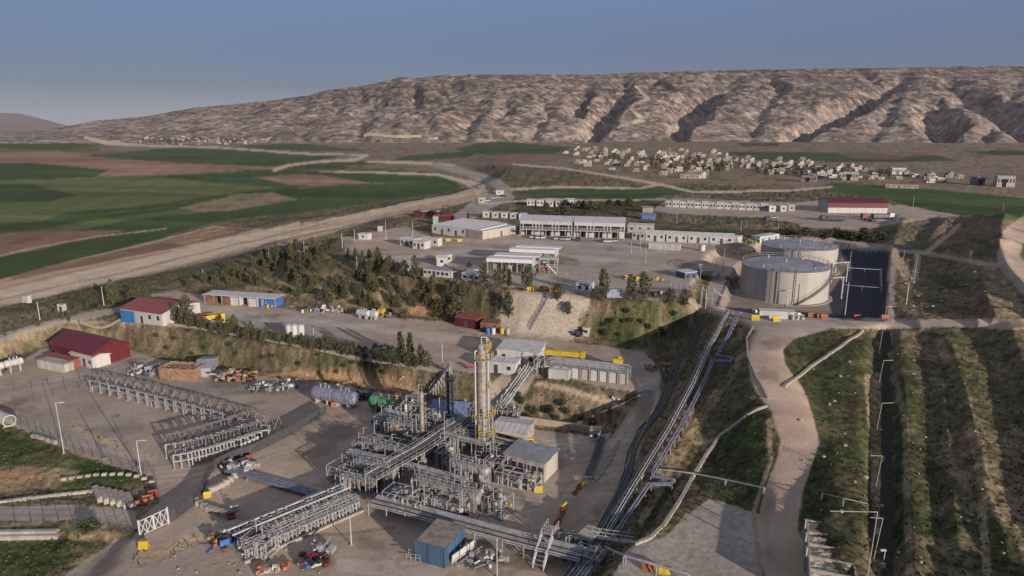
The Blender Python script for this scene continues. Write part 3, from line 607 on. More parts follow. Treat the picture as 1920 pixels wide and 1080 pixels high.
def fence(label, pts, h=2.0, step=3, mesh=None, postm=STEEL, wires=4, group=None, r=.05, name='fence', cat='fence'):
    W = [G(*p) for p in pts]; t = thing(name, label, cat, W[0]); o = W[0]; rel = [(a[0]-o[0], a[1]-o[1], a[2]-o[2]) for a in W]
    np_ = 0; wm = MB(); sm = MB()
    for a, b in zip(rel, rel[1:]):
        n = max(1, round(math.dist(a, b) / step)); prev = None
        for k in range(n + 1):
            p = lerp(a, b, k / n); z = gz(p[0] + o[0], p[1] + o[1]) - o[2]
            p = (p[0], p[1], z)
            if k < n or b is rel[-1]:
                if np_ < 98: MB().cyl((p[0], p[1], z - .3), (p[0], p[1], z + h + .15), r, 5).build('post', postm, t); np_ += 1
                else: wm.cyl((p[0], p[1], z - .3), (p[0], p[1], z + h + .15), r, 5)
            if prev:
                for w_ in range(wires): zz = h * (w_ + 1) / wires; wm.cyl((prev[0], prev[1], prev[2] + zz), (p[0], p[1], z + zz), .018, 3)
                if mesh: sm.face([prev, p, (p[0], p[1], z + h), (prev[0], prev[1], prev[2] + h)])
            prev = p
    wm.build('wire', postm, t)
    if mesh: sm.build('screen', mesh, t)
    return t
def ladder(mb, x, y, z0, z1, w=.5):
    for s_ in (-w / 2, w / 2): mb.cyl((x + s_, y, z0), (x + s_, y, z1), .035, 4)
    n = int((z1 - z0) / .5)
    for k in range(n): z = z0 + .3 + k * .5; mb.cyl((x - w / 2, y, z), (x + w / 2, y, z), .025, 4)
def vessel(label, A, B, z, r, mat=VES, rails=True, name='process_vessel', group=None, ground=None, deck=True):
    a = P(*A, z); b = P(*B, z); rz = math.atan2(b[1] - a[1], b[0] - a[0]); L = math.hypot(b[0] - a[0], b[1] - a[1]); g = gz(a[0], a[1]) if ground is None else ground
    t = thing(name, label, 'pressure vessel', (a[0], a[1], g), rz, group); zc = z - g
    MB().capsule((0, 0, zc), (L, 0, zc), r, 16).build('shell', mat, t, True)
    bd = MB()
    for k in range(1, 5): bd.cyl((L * k / 5 - .05, 0, zc), (L * k / 5 + .05, 0, zc), r + .03, 16)
    bd.build('band', STEEL, t, True)
    for x in (L * .2, L * .8): MB().box(x - .18, -r * .9, -.2, x + .18, r * .9, zc - r * .55).build('saddle', CONC if zc < 2.5 else STEEL, t)
    for k, x in enumerate((L * .3, L * .55, L * .75)):
        MB().cyl((x, 0, zc + r - .1), (x, 0, zc + r + .45), .16, 8).cyl((x, 0, zc + r + .45), (x, 0, zc + r + .55), .27, 8).build('nozzle', PIPE, t)
    if deck:
        MB().box(-.6, -r - 1.1, .05, L + .6, r + .9, .22).build('skid', STEEL, t)
    if rails:
        f = MB(); zt = zc + r + .35
        for x in np.linspace(0, L, 4):
            for y in (-r - .55, r + .3): f.cyl((x, y, .2), (x, y, zt), .06, 4)
            f.cyl((x, -r - .55, zt - .05), (x, r + .3, zt - .05), .05, 4)
        for y in (-r - .55, r + .3): f.cyl((0, y, zt - .05), (L, y, zt - .05), .05, 4)
        f.build('support_frame', STEEL, t)
        MB().box(-.1, -r - .6, zt, L + .1, -r + .35, zt + .08).build('walkway', ROOFG, t)
        MB().rail([(0, -r - .55, zt + .08), (L, -r - .55, zt + .08)], 1.0, 1.3).rail([(0, -r + .3, zt + .08), (L, -r + .3, zt + .08)], 1.0, 1.3).build('railing', STEEL, t)
    return t
def skid(label, A, B, dep, h, n=26, seed=1, name='pipe_skid', cat='pipework', group=None):   # dense pipework on a base frame
    loc, rz, L = edge(A, B); t = thing(name, label, cat, loc, rz, group); q = random.Random(seed)
    MB().box(0, 0, 0, L, dep, .2).build('base_frame', CONC, t)
    fr = MB(); nx = max(2, round(L / 2.4)) + 1; ys = (0.15, dep - .15)
    for i in range(nx):
        x = .1 + (L - .2) * i / (nx - 1)
        for y in ys: fr.cyl((x, y, .2), (x, y, h), .08, 4)
        fr.cyl((x, ys[0], h), (x, ys[1], h), .07, 4)
    for y in ys: fr.cyl((.1, y, h), (L - .1, y, h), .08, 4); fr.cyl((.1, y, h * .55), (L - .1, y, h * .55), .06, 4)
    fr.build('steel_frame', STEEL, t)
    for k in range(n):
        r = q.choice((.06, .09, .12, .18)); m = q.choice((PIPE, PIPE, STEEL, VES, PIPED)); b = MB()
        if q.random() < .5:
            y = q.uniform(.2, dep - .2); z = q.uniform(.5, h * 1.02); x0 = q.uniform(0, L * .4); x1 = q.uniform(L * .55, L); y2 = min(dep, max(0, y + q.uniform(-1.5, 1.5)))
            b.tube([(x0, y, .25), (x0, y, z), (x1, y, z), (x1, y2, z), (x1, y2, q.uniform(.25, z))], r)
        else:
            x = q.uniform(.2, L - .2); z = q.uniform(.5, h * 1.02); x2 = min(L, max(0, x + q.uniform(-1.2, 1.2)))
            b.tube([(x, .15, .25), (x, .15, z), (x, dep - .1, z), (x2, dep - .1, z * q.uniform(.3, .9))], r)
        b.build('pipe', m, t)
    for k in range(max(3, n // 4)):
        x = q.uniform(.3, L - .3); y = q.uniform(.2, dep - .2); z = q.uniform(.6, h)
        MB().cyl((x, y, z - .25), (x, y, z + .25), .2, 8).cyl((x, y, z + .25), (x, y, z + .65), .05, 5).cyl((x, y, z + .62), (x, y, z + .68), .24, 8).build('valve', q.choice((WHITE, PIPE, PIPE, YEL, STEEL)), t)
    for k in range(2):  # tall upright pipes added so the skids cast longer shadows
        x = q.uniform(.3, L - .3); y = q.uniform(.3, dep - .3); z1 = h * q.uniform(1.3, 1.9); MB().cyl((x, y, .2), (x, y, z1), .09, 6).cyl((x, y, z1), (x + .8, y, z1), .07, 6).build('added_upright', PIPE, t)
    for k in range(max(1, n // 9)):
        x = q.uniform(.5, L - .5); y = q.uniform(.5, max(.6, dep - .5)); r = q.uniform(.25, .5); z1 = h * q.uniform(.5, 1.1)
        MB().cyl((x, y, .2), (x, y, z1), r, 12).cyl((x, y, z1), (x, y, z1 + .2), r, 12, r * .4).build('upright_drum', q.choice((VES, PIPE, WHITE)), t, True)
    return t
def rack(label, pts, z, width, npipe, post=3.0, name='pipe_rack', mat=None, walk=False, rails=True, deck=None, abs_z=None, rr=(.1, .24), seed=3):
    q = random.Random(seed); W = [G(*p) if abs_z is None else P(p[0], p[1], abs_z) for p in pts]; o = W[0]
    if abs_z is not None: o = (o[0], o[1], gz(o[0], o[1]))
    t = thing(name, label, 'pipe rack', o); rel = [(a[0]-o[0], a[1]-o[1], (a[2]-o[2]) + (z if abs_z is None else 0)) for a in W]
    nrm = []
    for i in range(len(rel)):
        a = rel[max(0, i - 1)]; b = rel[min(len(rel) - 1, i + 1)]; d = math.hypot(b[0]-a[0], b[1]-a[1]) or 1; nrm.append((-(b[1]-a[1]) / d, (b[0]-a[0]) / d))
    def off(i, e, dz=0): return (rel[i][0] + nrm[i][0] * e, rel[i][1] + nrm[i][1] * e, rel[i][2] + dz)
    for k in range(npipe):
        e = -width / 2 + width * (k + .5) / npipe; r = q.uniform(*rr); m = mat or q.choice((PIPE, PIPE, PIPE, STEEL, VES, PIPED))
        MB().tube([off(i, e, r + .06) for i in range(len(rel))], r, 8).build('pipe', m, t)
    tr = MB(); cnt = 0
    for i in range(len(rel) - 1):
        n = max(1, round(math.dist(rel[i], rel[i + 1]) / post))
        for k in range(n + (i == len(rel) - 2)):
            f = k / n; c = lerp(off(i, 0), off(i + 1, 0), f); nn = lerp(nrm[i], nrm[i + 1], f); g = gz(c[0] + o[0], c[1] + o[1]) - o[2]
            b = MB()
            for sg in (-1, 1):
                x, y = c[0] + nn[0] * sg * width / 2, c[1] + nn[1] * sg * width / 2; b.cyl((x, y, g - .3), (x, y, c[2]), .1, 4)
            b.cyl((c[0] - nn[0] * width * .56, c[1] - nn[1] * width * .56, c[2]), (c[0] + nn[0] * width * .56, c[1] + nn[1] * width * .56, c[2]), .11, 4)
            b.build('support', STEEL, t); cnt += 1
    if rails:
        b = MB()
        for sg in (-1, 1): b.tube([off(i, sg * width * .5, -.05) for i in range(len(rel))], .1, 4)
        if walk:
            for sg in (-1, 1): b.rail([off(i, sg * width * .5, 0) for i in range(len(rel))], 1.1, 1.6)
        b.build('beam', STEEL, t)
    if deck:
        b = MB()
        for i in range(len(rel) - 1): b.face([off(i, -width * .5, .03), off(i + 1, -width * .5, .03), off(i + 1, width * .5, .03), off(i, width * .5, .03)])
        b.build('deck', deck, t)
    return t
def ribbon(name, label, cat, pts, wdt, h, mat, kind=None, group=None, lift=0):   # kerbs, walls, channels following the ground
    W = [G(*p) for p in pts]; D = []
    for a, b in zip(W, W[1:]):
        n = max(1, round(math.hypot(b[0]-a[0], b[1]-a[1]) / 1.5))
        D += [lerp(a, b, k / n) for k in range(n)]
    D.append(W[-1]); o = D[0]; b = MB(); pr = None
    for i, p in enumerate(D):
        a = D[max(0, i - 1)]; c = D[min(len(D) - 1, i + 1)]; d = math.hypot(c[0]-a[0], c[1]-a[1]) or 1; nx, ny = -(c[1]-a[1]) / d * wdt / 2, (c[0]-a[0]) / d * wdt / 2
        g = gz(p[0], p[1]) - o[2] + lift; x, y = p[0] - o[0], p[1] - o[1]
        cur = [(x-nx, y-ny, g-.5), (x-nx, y-ny, g+h), (x+nx, y+ny, g+h), (x+nx, y+ny, g-.5)]
        if pr:
            for k in range(3): b.face([pr[k], cur[k], cur[k+1], pr[k+1]])
        else: b.face(cur)
        pr = cur
    b.face(pr[::-1])
    ob = b.build(name, mat, None, loc=o)
    if kind == 'structure': ob['kind'] = kind
    else: tag(ob, label, cat, group)
    return ob
def place(name, label, cat, px, mat, fn, rz=0, group=None, smooth=False):   # one-mesh thing standing on the ground
    b = MB(); fn(b); o = b.build(name, mat, None, smooth, G(*px)); o.rotation_euler = (0, 0, rz); tag(o, label, cat, group); return o
# ---------------------------------------------------------------- process plant
g = G(905, 853)
t = thing('distillation_column', 'tall pale distillation column with yellow platforms, highest structure in the plant', 'column', g)
b = MB(); b.cyl((0,0,0), (0,0,7.5), 1.25, 24).cyl((0,0,7.5), (0,0,8.3), 1.25, 24, .92).cyl((0,0,8.3), (0,0,21.2), .92, 24, cap=False).cyl((0,0,21.2), (0,0,21.7), .92, 24, .6).cyl((0,0,21.7), (0,0,21.9), .6, 24, .2)
b.build('shell', VES, t, True)
b = MB()
for z in (2.5, 5, 7.4): b.cyl((0,0,z), (0,0,z+.1), 1.3, 24)
for z in (10, 12.2, 14.4, 16.6, 18.8): b.cyl((0,0,z), (0,0,z+.1), .97, 24)
b.build('band', STEEL, t, True)
for x, y, r, z0, z1, m in ((-1.15,-.6,.14,.5,20.5,WHITE), (1.15,-.45,.15,.5,19.8,WHITE), (1.3,.5,.1,2,22.4,STEEL), (-1.25,.4,.1,1,15,PIPE), (.2,-1.35,.12,.5,9.5,PIPE), (-.6,-1.3,.1,.5,6.5,YEL)):
    MB().tube([(x,y,z0),(x,y,z1),(x*.5,y*.5,z1)], r, 8).build('riser_pipe', m, t)
def ringdeck(z, r0, r1, a0, a1, m=ROOFG):
    d = MB(); rl = MB(); n = 12; pr = None
    for k in range(n + 1):
        a = R(a0 + (a1 - a0) * k / n); c, s_ = math.cos(a), math.sin(a)
        cur = [(c*r0,s_*r0,z),(c*r1,s_*r1,z),(c*r1,s_*r1,z+.1),(c*r0,s_*r0,z+.1)]
        if pr:
            for q_ in range(4): d.face([pr[q_], cur[q_], cur[(q_+1)%4], pr[(q_+1)%4]])
            for dz in (.55, 1.1): rl.cyl((pr[1][0],pr[1][1],z+dz), (cur[1][0],cur[1][1],z+dz), .045, 4)
        rl.cyl((cur[1][0],cur[1][1],z), (cur[1][0],cur[1][1],z+1.15), .05, 4); pr = cur
    p = d.build('platform', m, t); r = rl.build('railing', YEL, p)
for z, a0, a1, r1 in ((19.0, -110, 130, 2.1), (20.9, -60, 60, 1.7), (8.1, -120, 120, 2.4), (4.6, -100, 100, 2.5), (13.5, -30, 60, 1.6)): ringdeck(z, 1.0, r1, a0, a1)
b = MB(); ladder(b, 1.45, -.9, 0, 8.2, .6); ladder(b, 1.25, -.6, 8.2, 19, .6); b.build('ladder', STEEL, t)
b = MB()
for x, y in ((1.9,-1.5),(1.9,1.2),(.8,-2.0)): b.cyl((x,y,0), (x,y,8.1), .09, 4)
for z in (2, 4.6, 6.4): b.cyl((1.9,-1.5,z), (1.9,1.2,z), .06, 4).cyl((1.9,-1.5,z), (.8,-2,z), .06, 4)
b.cyl((1.9,-1.5,0), (1.9,1.2,4.6), .06, 4).cyl((1.9,1.2,4.6), (1.9,-1.5,8), .06, 4); b.build('platform_frame', STEEL, t)
MB().tube([(0,-.3,21.8),(0,-.3,23),(1,-.3,23),(1,-.3,20)], .09, 6).build('overhead_pipe', WHITE, t)
MB().tube([(-.5,.3,21.2),(-.5,.3,23.5),(.6,.3,23.5)], .06, 5).build('davit', STEEL, t)
g = G(793, 845); hh = yz(793, 735, g[1]) - g[2]
t = thing('vent_stack', 'slim pale vent stack left of the tall column', 'stack', g)
MB().cyl((0,0,0),(0,0,hh*.35),.5,14,.42).cyl((0,0,hh*.35),(0,0,hh),.42,14).build('shell', VES, t, True)
for a in range(3): c, s_ = math.cos(a*2.1), math.sin(a*2.1); MB().cyl((c*.9,s_*.9,0),(c*.4,s_*.4,2.2),.08,4).build('leg', STEEL, t)
MB().cyl((0,0,hh-2.3),(0,0,hh-2.2),.75,12).build('collar', STEEL, t); MB().cyl((0,0,hh-.9),(0,0,hh-.75),.55,12).build('collar', STEEL, t)
MB().cyl((.2,0,hh),(.2,0,hh+1.6),.05,5).build('tip', STEEL, t); b = MB(); ladder(b, .55, 0, 0, hh-2, .45); b.build('ladder', STEEL, t)
g = G(845, 812); hh = yz(845, 697, g[1]) - g[2]
t = thing('flue_stack', 'dark twin flue stack between vent stack and tall column', 'stack', g)
MB().cyl((-.35,0,0),(-.35,0,hh),.3,12).build('flue', PIPED, t, True); MB().cyl((.55,-.1,0),(.45,-.1,hh-.6),.25,12).build('flue', PIPE, t, True)
b = MB(); 
for z in np.arange(1.5, hh, 2.4): MB().box(-.85,-.5,z,1.0,.5,z+.1).build('bracket', STEEL, t)
MB().box(-1.1,-.9,hh-1.4,1.2,.9,hh-1.3).rail([(-1.1,-.9,hh-1.3),(1.2,-.9,hh-1.3),(1.2,.9,hh-1.3)],1,1).build('platform', STEEL, t)
# pipe bridge climbing the bank
for k, (A, B, n) in enumerate((((806,748),(846,700),3), ((998,700),(932,782),4))):
    W = G(*A); Q = G(*B); t = thing('sloping_pipe_bridge', ('white lattice pipe bridge climbing the bank behind the flue stack', 'grey pipe bundle running down the bank from the compressor yard')[k], 'pipe bridge', W)
    v = (Q[0]-W[0], Q[1]-W[1], Q[2]-W[2]); l = math.hypot(v[0], v[1]); nx, ny = -v[1]/l, v[0]/l
    for j in range(n):
        e = (j - (n-1)/2) * .7; MB().tube([(nx*e, ny*e, 1.2), (v[0]*.1+nx*e, v[1]*.1+ny*e, 2.0), (v[0]+nx*e, v[1]+ny*e, v[2]+(2.2 if k == 0 else 1.2))], .2 if k else .12, 8).build('pipe', PIPE if j % 2 else STEEL, t)
    b = MB()
    for j in range(9):
        f = j / 8; x, y, z = v[0]*f, v[1]*f, v[2]*f
        for sg in (-1.1, 1.1): b.cyl((x+nx*sg, y+ny*sg, z-.4), (x+nx*sg, y+ny*sg, z+2.4), .07, 4)
        b.cyl((x-nx*1.2, y-ny*1.2, z+1.5), (x+nx*1.2, y+ny*1.2, z+1.5), .08, 4)
        if j < 8: x2, y2, z2 = v[0]*(f+.125), v[1]*(f+.125), v[2]*(f+.125); b.cyl((x+nx*1.1,y+ny*1.1,z+.2),(x2+nx*1.1,y2+ny*1.1,z2+2.3),.05,4).cyl((x-nx*1.1,y-ny*1.1,z+2.3),(x2-nx*1.1,y2-ny*1.1,z2+.2),.05,4).cyl((x+nx*1.1,y+ny*1.1,z+2.4),(x2+nx*1.1,y2+ny*1.1,z2+2.4),.05,4)
    b.build('trestle', WHITE if k == 0 else STEEL, t)
# buildings round the plant
building('pump_house', 'white pump house with blue-grey roof behind the vent stack', 'building', (806,806), (872,812), 7, 3.4, WHITE, BLUR_, 'gable', 1.6, 3, 2)
building('control_cabin', 'small white cabin between green tank and vent stack', 'cabin', (765,764), (785,768), 3, 2.4, WHITE, ROOFW, 'flat', nwin=1, ndoor=1)
building('instrument_building', 'long pale building with light roof right behind the tall column', 'building', (921,831), (985,840), 6.5, 2.6, BEIGE, ROOFW, 'gable', .5, 2, 1)
building('compressor_shed', 'grey panelled shed with beige end wall by the orange barriers', 'shed', (946,886), (1020,906), 5.5, 3.6, OFFW, ROOFG, 'mono', .3, 6, 0)
building('store_room', 'small beige store with pipes beside blue-roofed pump house', 'building', (886,800), (905,803), 4, 3, BEIGE, ROOFG, 'flat', nwin=1)
g = G(748, 778); t = thing('brown_duct_tower', 'square brown duct standing by the end of the green tank', 'duct tower', g, .1)
MB().box(-.5,-.5,0,.5,.5,4.6).build('duct', BROWN, t); MB().box(-.62,-.62,4.6,.62,.62,4.75).build('cap', BROWN, t); MB().cyl((.5,0,4),(2.5,-2,.3),.12,6).build('brace', STEEL, t)
g = G(873, 790); t = thing('burner_box', 'pinkish square burner box on legs beside the pump house', 'burner', g, .1)
MB().box(-1.1,-1,1,1.1,1,3.6).build('body', BEIGE, t); MB().cyl((0,0,3.6),(0,0,5),.3,10).build('flue', BEIGE, t, True)
for x in (-1, 1):
    for y in (-.9, .9): MB().cyl((x,y,0),(x,y,1),.09,4).build('leg', STEEL, t)
# vessels
vessel('rust-streaked horizontal drum at the upper left of the process area', (738,800), (790,810), 2.6, 1.35, pm('rusty_cladding', (.42,.35,.28), .6, .2, .3))
vessel('upper pale horizontal vessel left of vent stack', (694,836), (764,855), 3.2, .95)
vessel('largest cylinder in the left vessel group, bright dished end', (674,871), (738,884), 3.2, 1.15)
vessel('thin lower cylinder at the far left of the plant', (646,896), (700,908), 2, .6)
vessel('upper silver exchanger right of the main pipe rack', (852,869), (914,884), 4.4, .85, PIPE)
vessel('lower pinkish exchanger beneath the silver one', (850,890), (910,905), 1.9, .8, VES, False, deck=False)
vessel('long low vessel nearest the concrete plinth at plant centre', (792,906), (898,933), 2.4, 1.15)
vessel('short silver drum in front of the long low vessel', (802,940), (866,957), 1.5, .5, PIPE, False)
vessel('insulated drum right behind the vent stack base', (722,772), (760,780), 2.2, .9, PIPE, False)
vessel('small dark drum between flue stack and tall column', (838,818), (880,826), 2.4, .8, PIPED)
# dense pipework
q = [((612,905),(672,925),4,3.2,26,'around the thin lower cylinder'), ((646,878),(690,893),4,3.4,24,'left of the largest cylinder'), ((684,858),(760,874),3,3.6,30,'between the two left vessels'),
 ((720,824),(790,838),3.5,3.6,30,'in front of the rusty drum'), ((768,812),(838,828),4,4.2,34,'right of the vent stack foot'), ((800,846),(850,858),4,3.8,28,'below the flue stack'),
 ((850,914),(905,928),2.6,3.8,24,'behind the long low vessel'), ((716,956),(790,978),3.6,3.2,34,'on the plinth at the rack corner'), ((790,960),(862,980),3.4,2.8,32,'beside the blue barrel'),
 ((890,958),(940,978),3.6,3.2,26,'at the plant right corner'), ((926,908),(1004,926),3,2.4,34,'in front of the grey panelled shed'), ((848,840),(892,850),3.5,4.4,26,'at the column foot'), ((905,872),(945,880),4,3.4,22,'right of the column foot'),
 ((740,790),(790,796),4,3,22,'behind the rusty drum'), ((700,810),(735,818),3,3.2,18,'at the upper left corner'), ((926,792),(975,796),4,2.6,20,'behind the long pale building'), ((760,870),(800,880),3,2.6,20,'by the main rack middle'), ((820,800),(860,806),3,3,18,'at the pump house front')]
q += [((756,852),(800,862),3,4,24,'under the elevated rack by vent stack'), ((660,862),(690,868),3,3.4,18,'behind the left vessel group'), ((806,864),(840,872),3,4,22,'between main rack and column'), ((752,800),(790,806),3,5,20,'tallest one beside the rusty drum'), ((880,808),(915,814),3,4.6,20,'behind the column foot'), ((842,944),(885,952),2.6,3,20,'in front of the short silver drum'), ((668,918),(700,926),3,3,20,'under the main rack left half'), ((700,892),(740,902),3,3,22,'between the largest cylinder and main rack'), ((770,930),(800,938),2.6,3,20,'at the long vessel left end'), ((815,880),(848,888),3,3.4,22,'left of the exchangers'),
 ((905,895),(940,903),3,3.2,20,'right of the exchangers'), ((780,836),(812,842),3,3.4,20,'around the vent stack foot'), ((860,832),(890,838),3,3.6,20,'between flue stack and tall column'), ((628,918),(650,924),3,2.6,16,'at the far left corner')]
for k, (A, B, d, h, n, w_) in enumerate(q): skid('tangled silver pipework skid ' + w_, A, B, d, h, int(n * 1.15), 20 + k, group='pipework skids of the process plant')
# main racks
rack('main pipe rack running diagonally through the process plant', [(697,940),(757,903),(786,886),(834,852),(880,822)], 4.2, 2.6, 6, 3.4, walk=True, seed=5)
rack('long low pipe rack from plant corner to the lattice stair', [(702,958),(770,975),(850,998),(950,1025),(1030,1046),(1090,1062)], 1.9, 3.2, 9, 4.2, deck=None, mat=None, seed=8)
rack('cross rack over the left vessels', [(655,885),(700,895),(752,905)], 3.9, 1.2, 3, 3.2, seed=9)
rack('cross rack behind the plinth pipework', [(760,905),(820,922),(875,938)], 3.6, 1.3, 3, 3.2, seed=10)
rack('short elevated rack left of the column', [(834,852),(862,862),(915,876)], 4.4, 1.4, 4, 3.2, seed=11)
rack('elevated rack between column and grey shed', [(915,850),(945,858),(1000,872)], 3.4, 1.2, 3, 3.4, seed=12)
t = rack('wide blue-grey ground pipes left of the manifold', [(428,886),(470,897),(530,914),(612,938)], .25, 1.8, 3, 5, name='ground_pipe_run', mat=BLUEG, rr=(.3,.36), rails=False, seed=13)
# manifold
loc, rz, L = edge((462,1052), (676,958)); t = thing('pipe_manifold', 'long manifold of many parallel pipes and valves lower left of plant', 'manifold', loc, rz)
dep = 9.0; MB().box(-.5,-.6,0,L+.5,-.2,.35).box(-.5,-.2,0,L+.5,dep,.12).build('plinth', CONC, t)
nb = 30
for k in range(nb):
    x = .5 + (L - 1) * k / (nb - 1); r = rnd.uniform(.09, .15); zt = rnd.uniform(1.5, 2.0)
    MB().tube([(x,dep+.6,.2),(x,dep-.2,.9),(x,dep*.6,zt),(x,dep*.35,zt),(x,.5,zt*.8),(x,.3,.2)], r, 7).build('branch_pipe', PIPE if k % 3 else STEEL, t)
    for y, z in ((dep*.3, zt*.9), (dep*.5, zt), (dep*.78, 1.0)):
        MB().cyl((x,y-.3,z),(x,y+.3,z),r+.1,8).cyl((x,y,z),(x,y,z+.7),.07,6).cyl((x,y,z+.68),(x,y,z+.76),.26,8).build('valve', rnd.choice((PIPE, WHITE, STEEL)), t)
for y, z, r in ((.9,.7,.2),(2.0,1.2,.2),(3.6,2.5,.17),(5.6,2.3,.2),(7.2,1.5,.2),(8.4,.6,.24)): MB().cyl((-.3,y,z),(L+.3,y,z),r,10).build('header_pipe', PIPE, t, True)
f = MB(); n = 13
for k in range(n):
    x = L * k / (n - 1)
    for y in (.2, 2.6): f.cyl((x,y,0),(x,y,1.9 if y > 1 else 1.5),.09,4)
    f.cyl((x,.2,1.5),(x,2.6,1.7),.07,4)
    if k < n - 1: f.cyl((x,.2,.2),(x + L/(n-1),.2,1.5),.045,4)
for y, z in ((.2,1.5),(.2,.8),(2.6,1.9),(2.6,1.2)): f.cyl((0,y,z),(L,y,z),.08,4)
f.build('steel_frame', STEEL, t)
MB().box(0,.3,1.5,L,1.0,1.58).build('walkway', ROOFG, t); MB().rail([(0,.3,1.58),(L,.3,1.58)],1.05,1.8,.045).rail([(0,1.0,1.58),(L,1.0,1.58)],1.05,1.8,.045).build('railing', STEEL, t)
skid('small grid of grey pipework at the manifold left end', (452,1040), (500,1052), 3, 2.6, 18, 77)
# blue container building
c = [G(779,1050), G(834,1066)]; loc, rz, L = edge((779,1050), (834,1066))
t = container('large blue corrugated container with dusty roof below the pipe rack', (779,1050), (834,1066), 3.1, BLUEC, 6.2, roof=ASPH)
t = thing('white_panel_barrier', 'white panel railing along the right side of blue container', 'barrier', G(848,1062), R(52))
for k in range(3): MB().box(k*1.6,-.05,.5,k*1.6+1.4,.05,1.7).build('panel', WHITE, t)
MB().rail([(0,0,0),(5,0,0)],1.3,.8,.05).build('frame', STEEL, t); MB().rail([(0,-1.2,0),(5,-1.2,0)],1.0,.8,.05).build('frame', STEEL, t)
t = thing('low_grey_railing', 'low grey railing at the left corner of the blue container', 'railing', G(762,1050), R(-10)); MB().rail([(0,0,0),(2,0,0)],1,.6,.05).build('frame', STEEL, t); MB().rail([(0,1,0),(2,1,0)],1,.6,.05).build('frame', STEEL, t)
def barrel(b, r=.55, h=1.3):
    b.cyl((0,0,0),(0,0,h),r,16)
    for z in (0,h*.33,h*.66,h-.05): b.cyl((0,0,z),(0,0,z+.06),r+.04,16)
place('plastic_tank', 'bright blue round plastic tank on the plinth edge', 'tank', (857,971), pm('bright_blue', (.02,.13,.45), .4), lambda b: barrel(b, .75, 1.5), smooth=False)
place('plastic_barrel', 'blue barrel on the ground near the red scrap', 'barrel', (577,1062), BLUE, lambda b: barrel(b, .5, 1.1))
# lattice stair, footbridge and cabin at the foot of the pipeline
def stair(label, A, B, h, wdt=1.4, mat=STEEL, name='lattice_stair', cat='stairs', up=True):
    a = G(*A); c = G(*B); rz = math.atan2(c[1]-a[1], c[0]-a[0]); L = math.hypot(c[0]-a[0], c[1]-a[1]); t = thing(name, label, cat, a, rz); dz = c[2]-a[2] + h
    s = MB()
    for y in (-wdt/2, wdt/2): s.cyl((0,y,0),(L,y,dz),.1,4)
    s.build('stringer', mat, t); s = MB(); n = max(4, int(L/.45))
    for k in range(1, n): f = k / n; s.box(L*f-.14,-wdt/2,dz*f,L*f+.14,wdt/2,dz*f+.05)
    s.build('tread', mat, t); s = MB()
    for y in (-wdt/2, wdt/2): s.rail([(0,y,0),(L,y,dz)],1.05,1.2,.045)
    s.build('railing', mat, t); return t, L, dz
t, L, dz = stair('grey lattice stair climbing over the low pipe rack', (1008,1068), (1026,1040), 3.2, 1.6)
s = MB(); 
for x in (L, L+2.4):
    for y in (-.8,.8): s.cyl((x,y,-.2),(x,y,dz),.09,4)
s.box(L,-.8,dz,L+2.4,.8,dz+.08).rail([(L,-.8,dz),(L+2.4,-.8,dz)],1.05,.8,.045).rail([(L,.8,dz),(L+2.4,.8,dz)],1.05,.8,.045).cyl((L+2.4,-.8,dz),(L+5,-.8,0),.1,4).cyl((L+2.4,.8,dz),(L+5,.8,0),.1,4); s.build('landing', STEEL, t)
building('pump_cabin', 'small white cabin on legs among pipes at the footbridge', 'cabin', (1087,1032), (1107,1036), 2.2, 2.6, WHITE, OFFW, 'mono', .3, 1, 0)
t = thing('pipe_footbridge', 'grey railed footbridge crossing the pipeline foot', 'footbridge', G(1108,1030), R(-14)); b = MB().box(0,0,1.8,6,.9,1.88)
b.build('deck', STEEL, t); MB().rail([(0,0,1.88),(6,0,1.88)],1.05,1,.05).rail([(0,.9,1.88),(6,.9,1.88)],1.05,1,.05).build('railing', STEEL, t); s = MB()
for x in (0,3,6):
    for y in (0,.9): s.cyl((x,y,-.5),(x,y,1.85),.08,4)
s.cyl((6,0,1.85),(7.6,-.6,0),.09,4).cyl((6,.9,1.85),(7.6,.3,0),.09,4); s.build('leg', STEEL, t)
skid('tangle of grey pipes below the footbridge', (1070,1062), (1124,1074), 3, 2.2, 22, 91); skid('low pipework left of the small legged cabin', (1038,1052), (1076,1060), 2.4, 1.8, 14, 92)
rack('single pale pipe leading right from the footbridge', [(1136,1044),(1170,1060),(1230,1078),(1290,1096)], 1.2, .4, 1, 3, name='raised_pipe', rails=False, seed=17)
rack('pipes leaving the footbridge at the bottom edge', [(1120,1040),(1100,1062),(1072,1100)], .8, 3, 6, 3, seed=18)
# pipeline from tank farm to plant, with expansion loops
rack('left pair of pale pipes on the sloping pipeline', [(1366,590),(1352,612),(1330,652),(1298,725),(1252,812),(1186,920),(1136,1004),(1112,1040)], .9, 1.3, 3, 2.4, name='sloping_pipeline', rr=(.09,.14), seed=21, mat=None)
rack('right blue-silver insulated pipe with two expansion loops', [(1384,592),(1364,640),(1344,676),(1372,680),(1370,687),(1336,686),(1320,725),(1275,812),(1226,893),(1222,904),(1262,911),(1257,920),(1216,920),(1156,1010),(1138,1036)], .9, .9, 2, 2.4, name='sloping_pipeline', mat=BLUEG, rr=(.16,.2), rails=False, seed=22)
rack('thin pale pipe crossing the grass from pipeline to road', [(1235,890),(1300,898),(1360,910),(1432,926)], .8, .4, 1, 5, name='raised_pipe', rails=False, rr=(.12,.13), seed=23)
t = thing('hose_bundle', 'bundle of dark hoses lying down the ravine beside the dirt road', 'hoses', G(1262,690)); o_ = G(1262,690)
HOSE = pm('grey_hose', (.16,.16,.18), .6)
